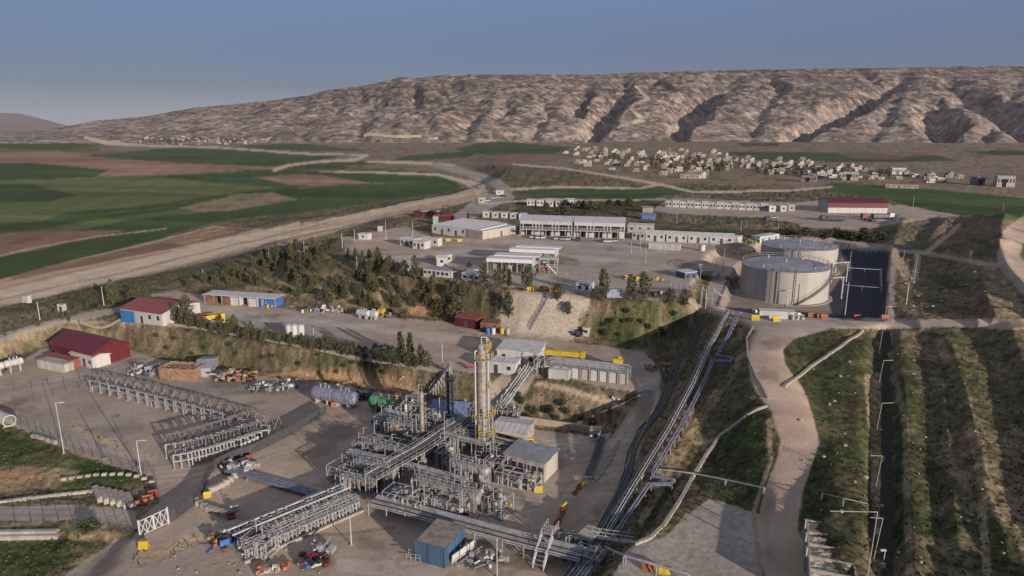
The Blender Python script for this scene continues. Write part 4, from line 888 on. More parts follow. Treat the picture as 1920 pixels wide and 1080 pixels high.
for k in range(5):
    pts = []
    for x, y in subdiv([(1326,588),(1300,632),(1264,690),(1254,732),(1236,772),(1203,808),(1184,850),(1178,885),(1152,945),(1122,1000),(1108,1022)], 36):
        w_ = G(x + (k-2)*3.4 + rnd.uniform(-1.2,1.2), y); pts.append((w_[0]-o_[0], w_[1]-o_[1], w_[2]-o_[2]+.15))
    MB().tube(pts, .13, 6).build('hose', HOSE if k % 2 else PIPED, t)
# low walls, drains and kerbs
ribbon('retaining_wall', 'low beige retaining wall under the scrub bank behind the plant', 'wall', [(958,790),(1000,794),(1060,803),(1130,816)], .4, 1.3, BEIGE)
ribbon('concrete_drain', 'straight pale concrete drain crossing the scrub beside the road bend', 'drain', [(1470,727),(1520,688),(1580,648),(1618,620)], .5, .35, CONC)
ribbon('concrete_drain', 'curving pale drain sweeping from the dirt road to the footbridge', 'drain', [(1438,762),(1400,780),(1350,818),(1322,858),(1296,900),(1272,945),(1246,985),(1220,1010),(1192,1022),(1165,1024)], .5, .4, CONC)
ribbon('road_kerb', 'thin kerb along the left edge of the curving dirt road', 'kerb', [(1412,612),(1400,636),(1402,668),(1418,708),(1440,748)], .35, .3, CONC)
ribbon('garden_wall', 'long thin kerb wall below the hedge on the upper bank', 'wall', [(150,604),(240,601),(345,612),(460,632),(560,650),(640,664),(740,681),(828,697)], .3, .5, CONC)
DITCH = pm('dark_earth', (.035,.032,.03), .95, 0, .3)  # near-black matte tone for the strip along the ditch line
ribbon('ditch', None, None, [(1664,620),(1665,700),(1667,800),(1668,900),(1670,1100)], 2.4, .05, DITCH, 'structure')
# grey service cabin with dark grating right of the yard, and the hose trench
building('service_box', 'small pale service box on posts at the yard right edge', 'cabin', (1106,828), (1124,830), 2, 2.3, WHITE, OFFW, 'flat', nwin=1)
rack('dark cable tray running down the yard right edge', [(1128,826),(1118,860),(1102,900)], .6, 1.4, 4, 1.6, name='cable_tray', mat=PIPED, rr=(.1,.14), seed=31)
# ---------------------------------------------------------------- fenced yard with pipe stands
BROWNB = pm('dark_brace_steel', (.17,.15,.15), .7)  # rear braces toned darker than the posts
def stand():
    t = thing('pipe_stand', '', 'pipe stand', (0,0,0), 0)
    for x in (-1.3, 1.3): MB().box(x-.09,-.09,-.2,x+.09,.09,2.3).build('post', STEEL, t)
    for z in (1.1, 2.2): MB().box(-1.4,-.1,z,1.4,.1,z+.18).build('cross_beam', STEEL, t)
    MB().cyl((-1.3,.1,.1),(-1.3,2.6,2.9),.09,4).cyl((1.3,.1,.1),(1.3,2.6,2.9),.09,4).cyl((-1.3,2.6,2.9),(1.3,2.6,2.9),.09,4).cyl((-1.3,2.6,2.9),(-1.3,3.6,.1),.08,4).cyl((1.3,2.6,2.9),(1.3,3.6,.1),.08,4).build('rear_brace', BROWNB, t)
    MB().box(-1.5,-.3,-.2,-1.1,.3,.12).build('footing', CONC, t); MB().box(1.1,-.3,-.2,1.5,.3,.12).build('footing', CONC, t); return t
proto = stand(); proto.scale = (1.15,1.15,1.15); first = True
for rowi, (line, n, rz, w_) in enumerate(((([(180,735),(290,762),(400,792),(495,820)]), 19, -.30, 'long rear row'), (([(490,832),(450,846),(400,862),(345,876)]), 12, .42, 'short near row'), (([(470,812),(430,826),(380,842),(330,856)]), 9, .42, 'inner near row'))):
    for k, p in enumerate(subdiv(line, n)):
        g = G(*p); lab = f'grey steel pipe stand, {ORD[k]} of the {w_} counted from the far end'
        if first: proto.location = g; proto.rotation_euler = (0,0,rz); proto['label'] = lab; proto['group'] = 'steel pipe stands in the fenced yard'; first = False
        else: dup(proto, g, rz + rnd.uniform(-.06,.06), lab)
rack('low pipe run laid on the long row of stands', [(180,733),(290,760),(400,790),(495,818)], 1.25, 1.6, 3, 60, name='pipe_run', rr=(.08,.12), rails=False, seed=41)
fence('dark screened fence curving along the fenced yard front', [(262,1004),(292,992),(330,974),(362,950),(380,925),(388,900),(402,880),(440,862),(480,848),(540,818),(612,776)], 1.9, 2.6, SCREEN, PIPED, 2, name='screened_fence')
fence('dark wire fence behind the pipe stands', [(28,764),(100,742),(172,722),(188,711),(232,706),(275,712),(325,730),(362,737),(475,738),(560,746)], 1.8, 3.2, None, PIPED, 5)
fence('thin wire fence on the grassy edge at lower left', [(-40,775),(0,786),(70,815),(140,846),(210,870),(290,892)], 1.8, 2.8, None, PIPED, 4)
fence('tall wire fence along the lower left road', [(-60,988),(60,990),(140,992),(190,996),(250,1004)], 2.4, 2.3, None, PIPED, 5)
fence('wire fence on the bank above the hangar yard', [(-40,742),(60,728),(150,712),(185,702)], 1.6, 3, None, PIPED, 4)
def gate(label, A, B, h):
    loc, rz, L = edge(A, B); t = thing('white_gate', label, 'gate', loc, rz)
    for k in (0, 1):
        x0, x1 = L*k/2+.08, L*(k+1)/2-.08; b = MB()
        for z in (.25, h): b.cyl((x0,0,z),(x1,0,z),.09,4)
        for x in (x0, x1): b.cyl((x,0,.2),(x,0,h),.09,4)
        m = (x0+x1)/2
        b.cyl((x0,0,.25),(m,0,h),.07,4).cyl((m,0,.25),(x0,0,h),.07,4).cyl((m,0,.25),(x1,0,h),.07,4).cyl((x1,0,.25),(m,0,h),.07,4).cyl((m,0,.2),(m,0,h),.07,4)
        b.build('gate_leaf', WHITE, t)
    for x in (0, L): MB().cyl((x,0,-.2),(x,0,h+.3),.13,6).build('gate_post', WHITE, t)
gate('large white cross-braced gate where the lower left road ends', (263,1008), (317,982), 2.6); gate('smaller white cross-braced gate at the screened fence bend', (454,852), (485,838), 2.0)
# ---------------------------------------------------------------- left buildings
t = building('red_hangar', 'dark red hangar with maroon roof at the far left', 'building', (98,668), (178,690), 9.5, 3.8, RED, pm('maroon_roof', (.13,.022,.035), .45, 0, .1), 'gable', 2.2, 0, 3, over=.5)
MB().box(-.06,-.06,3.55,1,0,3.95).build('trim', WHITE, t)
building('white_lean_to', 'tall white sheet lean-to at the right gable of the red hangar', 'shed', (205,676), (230,668), 5, 3.4, OFFW, pm('maroon_roof', ()), 'mono', .6, 0, 1)
building('site_office', 'white site office standing before the red hangar', 'building', (134,680), (175,692), 4.5, 2.7, WHITE, ROOFW, 'gable', .6, 3, 1)
container('pale grey container left of the white site office', (71,690), (122,700), 2.3, OFFW); container('faded red container behind the pale grey one', (86,682), (134,694), 2.5, REDR)
def drum_tank(label, A, B, z, r, mat, group=None): return vessel(label, A, B, z, r, mat, False, 'storage_cylinder', group, None, False)
drum_tank('white horizontal cylinder tank on the left edge bank', (10,683), (40,676), 2.3, .9, WHITE); drum_tank('cut-off white horizontal tank at the left frame edge', (-25,690), (5,685), 2.3, .9, WHITE)
g = G(20, 800); t = thing('concrete_pipe', 'large open white pipe section at the left frame edge', 'pipe section', g, R(150))
b = MB(); n = 20
for k in range(n):
    a0, a1 = 2*math.pi*k/n, 2*math.pi*(k+1)/n
    for r0, fl in ((1.25,0),(1.05,1)):
        q_ = [(0,math.cos(a0)*r0,1.25+math.sin(a0)*r0),(5,math.cos(a0)*r0,1.25+math.sin(a0)*r0),(5,math.cos(a1)*r0,1.25+math.sin(a1)*r0),(0,math.cos(a1)*r0,1.25+math.sin(a1)*r0)]; b.face(q_[::-1] if fl else q_)
    for x in (0,5): b.face([(x,math.cos(a0)*1.25,1.25+math.sin(a0)*1.25),(x,math.cos(a1)*1.25,1.25+math.sin(a1)*1.25),(x,math.cos(a1)*1.05,1.25+math.sin(a1)*1.05),(x,math.cos(a0)*1.05,1.25+math.sin(a0)*1.05)])
b.build('pipe_wall', WHITE, t, True); MB().box(.2,-1.2,-.1,.6,1.2,.3).box(4,-1.2,-.1,4.4,1.2,.3).build('cradle', YEL, t)
g = G(46, 716)
def crate(label, A, B, h, dep, mat=WOOD, n=9):
    loc, rz, L = edge(A, B); t = thing('timber_enclosure', label, 'enclosure', loc, rz); b = MB()
    for k in range(n):
        x = L*k/n; b.box(x+.02,0,0,x+L/n-.02,.12,h+rnd.uniform(-.1,.15)); b.box(x+.02,dep-.12,0,x+L/n-.02,dep,h+rnd.uniform(-.1,.15))
    m = int(n*dep/L)+2
    for k in range(m):
        y = dep*k/m; b.box(0,y+.02,0,.12,y+dep/m-.02,h+rnd.uniform(-.1,.15)); b.box(L-.12,y+.02,0,L,y+dep/m-.02,h+rnd.uniform(-.1,.15))
    b.build('boards', mat, t); c = MB()
    for k in range(14): x, y = rnd.uniform(.5,L-.5), rnd.uniform(.5,dep-.5); c.rbox((x,y,h*.9),(rnd.uniform(.5,1.4),rnd.uniform(.1,.3),.12),rnd.uniform(0,3))
    c.box(.1,.1,h*.7,L-.1,dep-.1,h*.8); c.build('scrap', mat, t)
crate('orange-brown timber enclosure filled with scrap', (299,712), (364,716), 3, 5)
building('tarpaulin_shed', 'low grey sheet shed right behind the timber enclosure', 'shed', (366,708), (396,706), 9, 2.2, pm('grey_tarp', (.30,.31,.36), .6), pm('grey_tarp', ()), 'gable', .8)
MATS2 = (PIPE, STEEL, WOOD, RUST, WHITE, PIPED, OFFW)
def junk(label, px, w_, d, h, n, mats, seed, name='scrap_heap', cat='scrap heap'):
    g = G(*px); q = random.Random(seed); groups = {}
    t = thing(name, label, cat, g, q.uniform(-.2,.3))
    for k in range(n):
        m = q.choice(mats); b = MB(); groups[k] = (m, b)
        c = (q.uniform(-w_/2,w_/2), q.uniform(-d/2,d/2), q.uniform(.15,h)); s_ = q.random()
        if s_ < .45: b.rbox(c, (q.uniform(.3,1.5),q.uniform(.2,.9),q.uniform(.2,.9)), q.uniform(0,3), q.uniform(-.3,.3))
        elif s_ < .8: a = q.uniform(0,3.1); l = q.uniform(.8,2.4); b.cyl((c[0]-math.cos(a)*l/2,c[1]-math.sin(a)*l/2,c[2]*q.uniform(.3,1)),(c[0]+math.cos(a)*l/2,c[1]+math.sin(a)*l/2,c[2]),q.uniform(.05,.16),6)
        else: r = q.uniform(.25,.5); b.cyl((c[0],c[1],0),(c[0],c[1],min(h,1.2)*q.uniform(.5,1)),r,10)
    for m, b in groups.values(): b.build('scrap_piece', m, t)
for k, a in enumerate(((('heap of silver machine parts left of the timber enclosure'), (272,700), 7, 4, 2.2, 60, (PIPE,STEEL,PIPED,WHITE,BLUE)), ('brown scrap heap right of the tarpaulin shed', (425,712), 6, 3.5, 2.2, 50, (WOOD,BROWN,BLACK,OFFW)), ('rusty crates and scrap in the middle of the bank foot', (462,712), 5, 3.5, 2.2, 40, (WOOD,RUST,BLACK,WOOD)),
  ('row of grey valves and pipe ends at the bank foot', (520,728), 11, 3, 1.4, 90, (PIPE,STEEL,PIPED,WHITE)), ('small blue machinery beneath the blue-grey road tanks', (640,744), 4, 2.4, 1.6, 30, (BLUE,BLUE,PIPED)), ('dark machinery left of the green tank', (678,748), 5, 3, 1.5, 36, (PIPED,BLUE,BLACK,STEEL)),
  ('red scrap and wheels near the manifold front', (592,1056), 3.6, 2.2, 1.1, 36, (REDP,RED,BLACK,BLACK,WHITE)), ('grey frames stacked before the manifold', (606,1036), 3, 2, 1.4, 26, (STEEL,PIPE)), ('pipe ends and valves beside the smaller white gate', (445,880), 6, 3, 1.4, 50, (PIPE,STEEL,WHITE,BLACK)), ('orange and dark scrap left of the manifold', (412,1024), 3.4, 2.6, 1.2, 34, (BLACK,PIPED,ORG,BLUE,WOOD)),
  ('scattered small debris below the manifold', (512,1068), 4, 1.6, .6, 22, (WOOD,WHITE,ORG)), ('mixed scrap at the foot of the wooded bank', (592,583), 9, 3, 1.4, 46, (WHITE,BLACK,REDP,WOOD,OFFW)), ('blue and white sacks beside the mixed scrap', (612,584), 7, 2.4, 1.2, 26, (BLUE,BLACK,OFFW)), ('pile of pale soil bags along the wooded bank', (634,584), 8, 2.5, .8, 22, (ROCK,OFFW)), ('flat grey frames right of the wooded bank tanks', (735,594), 8, 3, .9, 30, (WOOD,PIPED,OFFW)),
  ('grey parts right of the blue container', (910,1052), 5, 3, .9, 34, (STEEL,PIPE,WHITE,PIPED)), ('dark machine parts beside the pump house rear', (720,790), 4, 3, 1.2, 24, (PIPE,PIPED,BLUE)), ('orange equipment row at the top of the stone slope', (1018,545), 9, 2, 1.3, 34, (ORG,RUST,YEL)), ('orange and white gear by the camp edge trees', (1215,556), 12, 2.5, 1.3, 34, (ORG,WHITE,PIPED,RUST)),
  ('brown debris at the end of the lower dirt road', (1232,692), 5, 3, 1.3, 26, (WOOD,ROCK,RUST)), ('dark pump cart at the foot of the stone slope', (1087,628), 2.4, 2, 1.5, 20, (BLACK,PIPED)), ('pale debris left of the small legged cabin', (1066,1006), 4, 2, .8, 10, (WHITE,OFFW)), ('machinery heap around the white cylinders yard', (560,470), 8, 5, 2, 44, (PIPED,STEEL,BLUEG)), ('orange and yellow gear on the camp gravel', (1205,525), 11, 2, 1.1, 30, (ORG,YEL,OFFW)))):
    junk(a[0], a[1], a[2], a[3], a[4], a[5], a[6], 100 + k)
for k in range(2): drum_tank(('left','right')[k] + ' half of the dull blue-grey tank pair at the bank foot', ((592,735),(630,742))[k], ((626,741),(664,748))[k], 1.9, 1.6, pm('blue_grey_tank', (.21,.23,.31), .5, .2, .25))
t = drum_tank('large green horizontal tank with pale marks by the brown duct', (698,752), (756,760), 1.9, 1.45, GREEN)
MB().box(2.3,-1.5,1.6,3.5,-1.44,2.1).box(4.2,-1.5,1.6,5.6,-1.44,2.1).build('pale_marking', OFFW, t)
# ---------------------------------------------------------------- middle yard
building('workshop', 'white workshop with faded red roof and blue end panel', 'building', (229,600), (306,612), 13, 3.6, WHITE, REDR, 'gable', 1.4, 4, 1, over=.5)
place('blue_panel_wall', 'bright blue panel on the left front of the red-roofed workshop', 'panel', (230,602), pm('sky_blue_panel', (.03,.20,.50), .5), lambda b: b.box(-.1,-.25,0,5.2,-.12,3.3), rz=edge((229,600),(306,612))[1])
building('workshop_annex', 'white annex on the right end of the red-roofed workshop', 'shed', (312,606), (352,594), 6, 3.0, OFFW, ROOFW, 'mono', .5, 2, 1)
container('brown-red container left of the yellow ones', (357,607), (384,610), 2.4, REDR); container('yellow container beside the brown-red one', (384,609), (408,606), 2.4, YEL); container('short bright yellow container at the right end', (408,607), (423,604), 2.6, YEL); container('white low container in front of yellow ones', (385,615), (404,617), 1.6, WHITE)
t = thing('parts_shed', 'long open shed with pale roof at the wooded bank foot', 'shed', *edge((384,569),(516,578))[:2]); L = edge((384,569),(516,578))[2]
MB().box(-.3,-.5,2.9,L+.3,5.2,3.05).build('roof', ROOFW, t)
for k in range(9):
    MB().box(L*k/8-.1,-.1,0,L*k/8+.1,.1,2.9).build('post', STEEL, t)
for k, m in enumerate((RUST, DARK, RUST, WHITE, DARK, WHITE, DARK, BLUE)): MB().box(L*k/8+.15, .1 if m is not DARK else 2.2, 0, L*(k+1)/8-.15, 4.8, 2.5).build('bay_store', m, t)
container('blue container at the right end of the long open shed', (490,577), (516,573), 2.5, BLUE); junk('orange and yellow drums before the blue container', (505,577), 4, 1.6, 1.3, 18, (ORG, YEL), 151)
g0 = None
for k, x in enumerate((543, 553, 565)):
    g = G(x, 635); t = thing('upright_tank', ('left','middle','right')[k] + ' of the three white upright tanks above the hedge', 'tank', g, 0, 'white upright tanks')
    MB().cyl((0,0,0),(0,0,3.7),.95,18).cyl((0,0,3.7),(0,0,3.9),.95,18,.3).build('shell', WHITE, t, True); MB().cyl((0,0,3.85),(0,0,4.05),.25,8).build('lid', STEEL, t); MB().box(-1,-1,-.2,1,1,.05).build('base', CONC, t)
drum_tank('left blue-white cylinder of the wooded bank pair', (672,585), (692,588), 7.6, .95, pm('pale_blue_white', (.45,.49,.56), .5)); drum_tank('right white cylinder of the wooded bank pair', (696,588), (706,589), 7.6, .95, WHITE)
container('small yellow box beside the pale cylinder pair', (708,590), (717,591), 1.7, YEL, 1.8)
building('red_container_house', 'dark red cabin with rust roof at the stone slope foot', 'cabin', (853,611), (893,618), 5, 2.6, RED, REDR, 'flat', nwin=2, ndoor=1); building('orange_container_house', 'orange-brown cabin right of the dark red cabin', 'cabin', (901,622), (934,624), 4, 2.4, RUST, RUST, 'flat', nwin=1, ndoor=1)
for k, (x, m, lb) in enumerate(((915, BLUE, 'blue'), (925, WHITE, 'white'), (941, YEL, 'yellow'), (952, CREAM, 'cream'))): place('storage_drum', f'{lb} drum standing in front of the orange-brown cabin', 'drum', (x, 626), m, lambda b: barrel(b, .55, 1.6))
building('guard_hut', 'tiny white hut at the foot of the scrub mound', 'hut', (1092,630), (1104,631), 2, 2.2, WHITE, OFFW, 'flat', nwin=1)
stair('grey pipe-like stair running up the stone slope', (992,616), (1028,556), .4, 1.3, BLUEG, 'slope_stair')
# compressor terrace
building('compressor_hall', 'white hall with pale roof left on the compressor terrace', 'building', (932,682), (1008,690), 7, 3.4, WHITE, ROOFW, 'mono', .4, 2, 1)
building('white_annex', 'low white block before the compressor hall', 'building', (918,698), (966,704), 4, 2.5, WHITE, ROOFW, 'flat', nwin=1, ndoor=1)
loc, rz, L = edge((1020,704), (1176,722))
t = thing('equipment_row', 'long row of white cabinets under a grey gantry on the terrace', 'equipment row', loc, rz); n = 9
for k in range(n): x = L*k/n; MB().box(x+.15,.3,0,x+L/n-.2,2.6,2.3).build('cabinet', WHITE if k % 4 else OFFW, t)
MB().box(-.3,.1,2.6,L+.3,4.6,2.75).build('deck', ROOFG, t)
for k in range(n+1): MB().box(L*k/n-.07,0,0,L*k/n+.07,.14,2.6).box(L*k/n-.07,4.4,0,L*k/n+.07,4.54,2.6).build('post', STEEL, t)
for k in range(7): y = .5+k*.6; MB().cyl((rnd.uniform(0,2),y,3.0),(L-rnd.uniform(0,3),y,3.0),.13,6).build('pipe', PIPE, t)
MB().rail([(0,.1,2.75),(L,.1,2.75)],1,1.6,.04).build('railing', STEEL, t)
container('white container in front of the cabinet row left end', (1028,710), (1066,714), 2.2, WHITE, 2.2)
W = G(1108,688); t = thing('yellow_boom', 'long yellow boom section lying above the cabinet row', 'boom', (W[0]-5.5, W[1]+4.5, W[2]+1.2), R(-14))
MB().box(-4.6,-.6,0,3.6,.6,1.1).box(3.6,-.75,-.1,4.6,.75,1.3).box(-5.3,-.45,.1,-4.6,.45,.9).build('boom', YEL, t); MB().box(-4,-.62,-1.2,-3.4,.62,0).box(3,-.62,-1.2,3.6,.62,0).build('stand', PIPED, t); MB().box(-7.6,-.5,-.2,-5.4,.5,.9).build('red_end', REDP, t)
W = G(1158,694); t = thing('yellow_crane_base', 'small yellow crane base at the right end of cabinet row', 'crane', (W[0], W[1]+1, W[2]), R(-10)); MB().box(-2.8,-.8,.6,1.6,.8,1.3).build('chassis', PIPED, t); MB().box(-.9,-.9,1.3,1.3,.9,2.5).box(.2,-.4,2.5,.9,.4,3).build('body', YEL, t)
for x in (-2.2, 0, 1.2): MB().cyl((x,-.95,.45),(x,.95,.45),.45,12).build('wheel', BLACK, t)
skid('grey pipework at the left end of the cabinet row', (1000,700), (1022,704), 3, 3.2, 18, 61)
building('flat_marker_slab', 'small white slab at the dirt road corner', 'slab', (1208,736), (1221,738), .8, .7, WHITE, OFFW, 'flat')
junk('white bags on the terrace road edge', (1160,750), 3, 1, .6, 6, (WHITE,OFFW), 162)
# ---------------------------------------------------------------- storage tanks
def oiltank(label, A, B, ptop, seed):
    a = P(*A, 12); b = P(*B, 12); r = math.hypot(b[0]-a[0], b[1]-a[1]) / 2; cx, cy = (a[0]+b[0])/2, (a[1]+b[1])/2
    h = yz((A[0]+B[0])/2, ptop, cy - r) - 11.6; t = thing('storage_tank', label, 'storage tank', (cx, cy, 11.6)); n = 64
    MB().cyl((0,0,0),(0,0,h),r,n,cap=False).build('shell', TANKM, t, True)
    MB().cyl((0,0,h-.02),(0,0,h+r*.05),r+.03,n,.5).build('roof', TROOF, t, True)
    for z in (h*.25, h*.5, h*.75, h-.25): MB().cyl((0,0,z),(0,0,z+.12),r+.07,n).build('wind_girder' if z > h*.8 else 'seam_ring', TANKM if z < h*.8 else STEEL, t, True)
    MB().cyl((0,0,-.6),(0,0,.15),r+1.2,n).build('foundation', CONC, t)
    pts = [((r-.15)*math.cos(k*math.tau/40),(r-.15)*math.sin(k*math.tau/40),h+.05) for k in range(41)]; MB().rail(pts,1.1,3,.05).build('railing', STEEL, t)
    s = MB(); rl = MB(); m = 46; a0, a1 = R(-98 if seed else -75), R(-22 if seed else 0); pr = None      # stair winding up the wall
    for k in range(m+1):
        a = a0+(a1-a0)*k/m; z = h*k/m; c, q = math.cos(a), math.sin(a); s.rbox(((r+.5)*c,(r+.5)*q,z),(.95,.35,.08),a); cur = ((r+.98)*c,(r+.98)*q,z)
        if pr: rl.cyl((pr[0],pr[1],pr[2]+1),(cur[0],cur[1],cur[2]+1),.05,4); rl.cyl(pr,cur,.09,4)
        if k % 5 == 0: rl.cyl(cur,(cur[0],cur[1],z+1),.04,4)
        pr = cur
    s.build('stair', PIPED, t); rl.build('stair_rail', PIPED, t)
    for a, rr in ((-118,.1),(-98.5 if seed else -110,.09),(-128,.1),(-12,.12)): c, q = math.cos(R(a)), math.sin(R(a)); MB().tube([((r+.35)*c,(r+.35)*q,0),((r+.35)*c,(r+.35)*q,h+.5),((r-1)*c,(r-1)*q,h+.6)],rr,6).build('riser_pipe', PIPED, t)
    for a in (-150,-60,100,40): c, q = math.cos(R(a)), math.sin(R(a)); MB().cyl((c*r*.8,q*r*.8,h),(c*r*.8,q*r*.8,h+.9),.3,8).build('vent', STEEL, t)
    MB().cyl((0,0,h),(0,0,h+r*.09+.5),.3,8).build('roof_vent', STEEL, t)
    return t
oiltank('nearer round oil storage tank with a stair winding up its wall', (1391,550), (1545,550), 512, 1)
oiltank('farther round oil storage tank half hidden behind the nearer one', (1428,502), (1561,502), 471, 0)
container('long white sheet-roofed skid box before the nearer tank', (1424,596), (1492,599), 1.8, WHITE, 2.2)
junk('grey pump frame at the right end of white skid box', (1493,598), 2.4, 2, 1.8, 16, (STEEL, PIPE), 171); junk('grey pump frame at the left end of white skid box', (1420,594), 2, 2, 1.8, 14, (STEEL, PIPE), 172)
def portal(label, A, B, top, name='pipe_portal'):
    a = P(*A, 11.6); b = P(*B, 11.6); rz = math.atan2(b[1]-a[1], b[0]-a[0]); L = math.hypot(b[0]-a[0], b[1]-a[1]); h = yz(A[0], top, a[1]) - 11.6; t = thing(name, label, 'pipe frame', (a[0],a[1],11.6), rz)
    for x in (0, L): MB().box(x-.14,-.14,-.2,x+.14,.14,h).build('leg', STEEL, t)
    MB().box(-.4,-.16,h,L+.4,.16,h+.25).build('beam', STEEL, t); MB().cyl((0,0,h-1.2),(1,0,h),.1,5).build('brace', STEEL, t); MB().cyl((L,0,h-1.2),(L-1,0,h),.1,5).build('brace', STEEL, t)
portal('nearer grey portal frame right of the storage tanks', (1545,563), (1577,560), 523); portal('farther grey portal frame right of the storage tanks', (1558,530), (1586,528), 494)
rack('pale pipe on short posts crossing the lined basin near side', [(1580,545),(1615,548),(1652,551)], 1.6, .4, 1, 5, name='basin_pipe', rails=False, rr=(.12,.13), seed=51); rack('pale pipe on short posts crossing the lined basin far side', [(1588,512),(1620,514),(1654,516)], 1.6, .4, 1, 5, name='basin_pipe', rails=False, rr=(.12,.13), seed=52); rack('pipe linking both basin pipes at the right side', [(1650,514),(1652,550)], 1.6, .4, 1, 6, name='basin_pipe', rails=False, rr=(.12,.13), seed=53)
t = thing('access_platform', 'grey footbridge with stair left of the nearer tank', 'footbridge', G(1256,552), R(-22)); MB().box(0,0,1.9,11,1.3,2.0).build('deck', STEEL, t); MB().rail([(0,0,2),(11,0,2)],1.05,1.4,.05).rail([(0,1.3,2),(11,1.3,2)],1.05,1.4,.05).build('railing', STEEL, t)
for x in (0.2,4,8,10.8): MB().box(x-.1,.1,-2,x+.1,.3,1.9).box(x-.1,1,-2,x+.1,1.2,1.9).build('leg', STEEL, t)
s = MB().cyl((11,0,2),(15,0,-.5),.12,5).cyl((11,1.3,2),(15,1.3,-.5),.12,5)
for k in range(9): s.box(11.2+k*.42,0,1.8-k*.27,11.5+k*.42,1.3,1.85-k*.27)
s.build('stair', STEEL, t)
building('switch_house', 'dark blue-walled hut with pale roof in the tanks shadow', 'hut', (1284,523), (1306,526), 4, 2.6, pm('navy_panel', (.06,.10,.17), .5), ROOFW, 'flat', nwin=2); t = thing('sunshade', 'tan fabric sunshade on posts beside the dark blue hut', 'canopy', G(1313,524), R(-8))
MB().face([(0,0,2.7),(6,0,2.5),(6.4,6,3.4),(-.2,6,3.6)]).face([(-.2,6,3.5),(6.4,6,3.3),(6,0,2.4),(0,0,2.6)]).build('canopy_sheet', BEIGE, t)
for x, y in ((0,0),(5.9,0),(0,5.8),(6.2,5.8)): MB().cyl((x,y,-.2),(x,y,2.8),.08,5).build('post', STEEL, t)
junk('dark machinery left of the nearer tank base', (1372,532), 8, 5, 2.2, 44, (PIPED, STEEL, BROWN), 175)
# ---------------------------------------------------------------- camp
b_ = building
b_('camp_hall', 'white flat-roofed hall with dark doors at camp left end', 'building', (810,437), (902,447), 22, 3.4, WHITE, ROOFW, 'flat', nwin=4, ndoor=3)
b_('camp_hall', 'low white hall right of the dark-doored camp hall', 'building', (905,449), (974,437), 9, 3, OFFW, ROOFW, 'flat', nwin=0, ndoor=1)
b_('accommodation_block', 'left of two long blocks with blue-grey roofs above parked cars', 'building', (975,440), (1072,444), 8, 6, WHITE, pm('lavender_roof', (.40,.41,.50), .5), 'gable', 1.6, 13, 3)
b_('accommodation_block', 'right of two long blocks with blue-grey roofs above parked cars', 'building', (1076,444), (1170,447), 8, 6, WHITE, pm('lavender_roof', ()), 'gable', 1.6, 12, 3)
for k in range(2):   # galleries in front of the long blocks
    t = thing('railed_gallery', ('left','right')[k] + ' white railed gallery before the long camp blocks', 'gallery', *edge(((975,444),(1076,447))[k], ((1072,447),(1170,450))[k])[:2]); L = edge(((975,444),(1076,447))[k], ((1072,447),(1170,450))[k])[2]
    MB().box(0,0,2.9,L,1.4,3.05).build('deck', WHITE, t); MB().rail([(0,0,3.05),(L,0,3.05)],1.1,1.3,.07).build('railing', WHITE, t)
    for j in range(9): MB().box(L*j/8-.1,0,-.2,L*j/8+.1,.2,2.9).build('post', WHITE, t)
b_('office_block', 'small pale block right behind the long camp blocks', 'building', (1176,436), (1224,438), 7, 3, OFFW, ROOFW, 'flat', nwin=3)
xs = [(1185,1208),(1210,1246),(1249,1288),(1290,1328),(1330,1375)]
for k, (x0, x1) in enumerate(xs): b_('portable_cabin', ORD[k] + ' from the left in the row of five white camp cabins', 'cabin', (x0, 449+k*2), (x1, 451+k*2), 5.5, 2.9, WHITE, ROOFW, 'gable', .8, 2, 1, group='row of white camp cabins')
b_('white_end_wall', 'white slanted wall block at the end of the cabin row', 'wall block', (1382,459), (1391,459), 4, 3.4, WHITE, ROOFW, 'flat'); b_('blue_cabin', 'small blue-white cabin behind the farther tank left side', 'cabin', (1424,452), (1460,453), 4, 3, pm('pale_blue_white', ()), ROOFW, 'flat', nwin=3); junk('red and yellow machinery between white wall and blue cabin', (1410,456), 7, 3, 2.2, 26, (RED, YEL, PIPED, GREEN), 181)
for k, (A, B) in enumerate((((1216,466),(1244,468)),((1245,468),(1274,470)))): container(('left','right')[k] + ' of two white containers end to end on camp gravel', A, B, 2.2, WHITE)
place('round_white_tank', 'small round white tank on the gravel below the cabin row', 'tank', (1316,470), WHITE, lambda b: barrel(b, 1.1, 2.2))
for k, (A, B, d, lb) in enumerate((((750,460),(776,463),4,'left end'),((774,466),(796,468),4,'front middle'),((788,459),(821,462),3,'right end'))): b_('site_cabin', 'small white cabin at the ' + lb + ' of the three-cabin cluster', 'cabin', A, B, d, 2.6, WHITE, ROOFW, 'flat', nwin=2, ndoor=1)
b_('site_cabin', 'white cabin standing alone on the gravel left of canopies', 'cabin', (819,499), (838,499), 4, 2.6, WHITE, ROOFW, 'gable', .5, 1); b_('site_cabin', 'small white cabin behind the lone gravel cabin', 'cabin', (836,493), (848,492), 3, 2.4, OFFW, ROOFW, 'flat', nwin=1)
b_('long_white_cabin', 'long low white cabin at the camp edge above the slope', 'cabin', (794,518), (842,522), 4, 2.4, WHITE, ROOFG, 'flat', nwin=5, ndoor=1); b_('edge_cabin', 'white cabin partly behind trees at the camp edge', 'cabin', (866,527), (900,530), 4, 2.4, WHITE, ROOFW, 'flat', nwin=3); b_('edge_cabin', 'white cabin left among the trees above the slope', 'cabin', (742,506), (769,508), 3.5, 2.3, WHITE, ROOFW, 'flat', nwin=2)
b_('dark_sheet_shed', 'low shed with grey-brown roof behind the edge cabins', 'shed', (845,522), (905,516), 6, 1.9, OFFW, ASPH, 'flat'); b_('blue_white_cabin', 'blue-white cabin on the camp edge above the mound', 'cabin', (1080,548), (1107,551), 3, 2.5, pm('pale_blue_white', ()), ROOFW, 'flat', nwin=2)
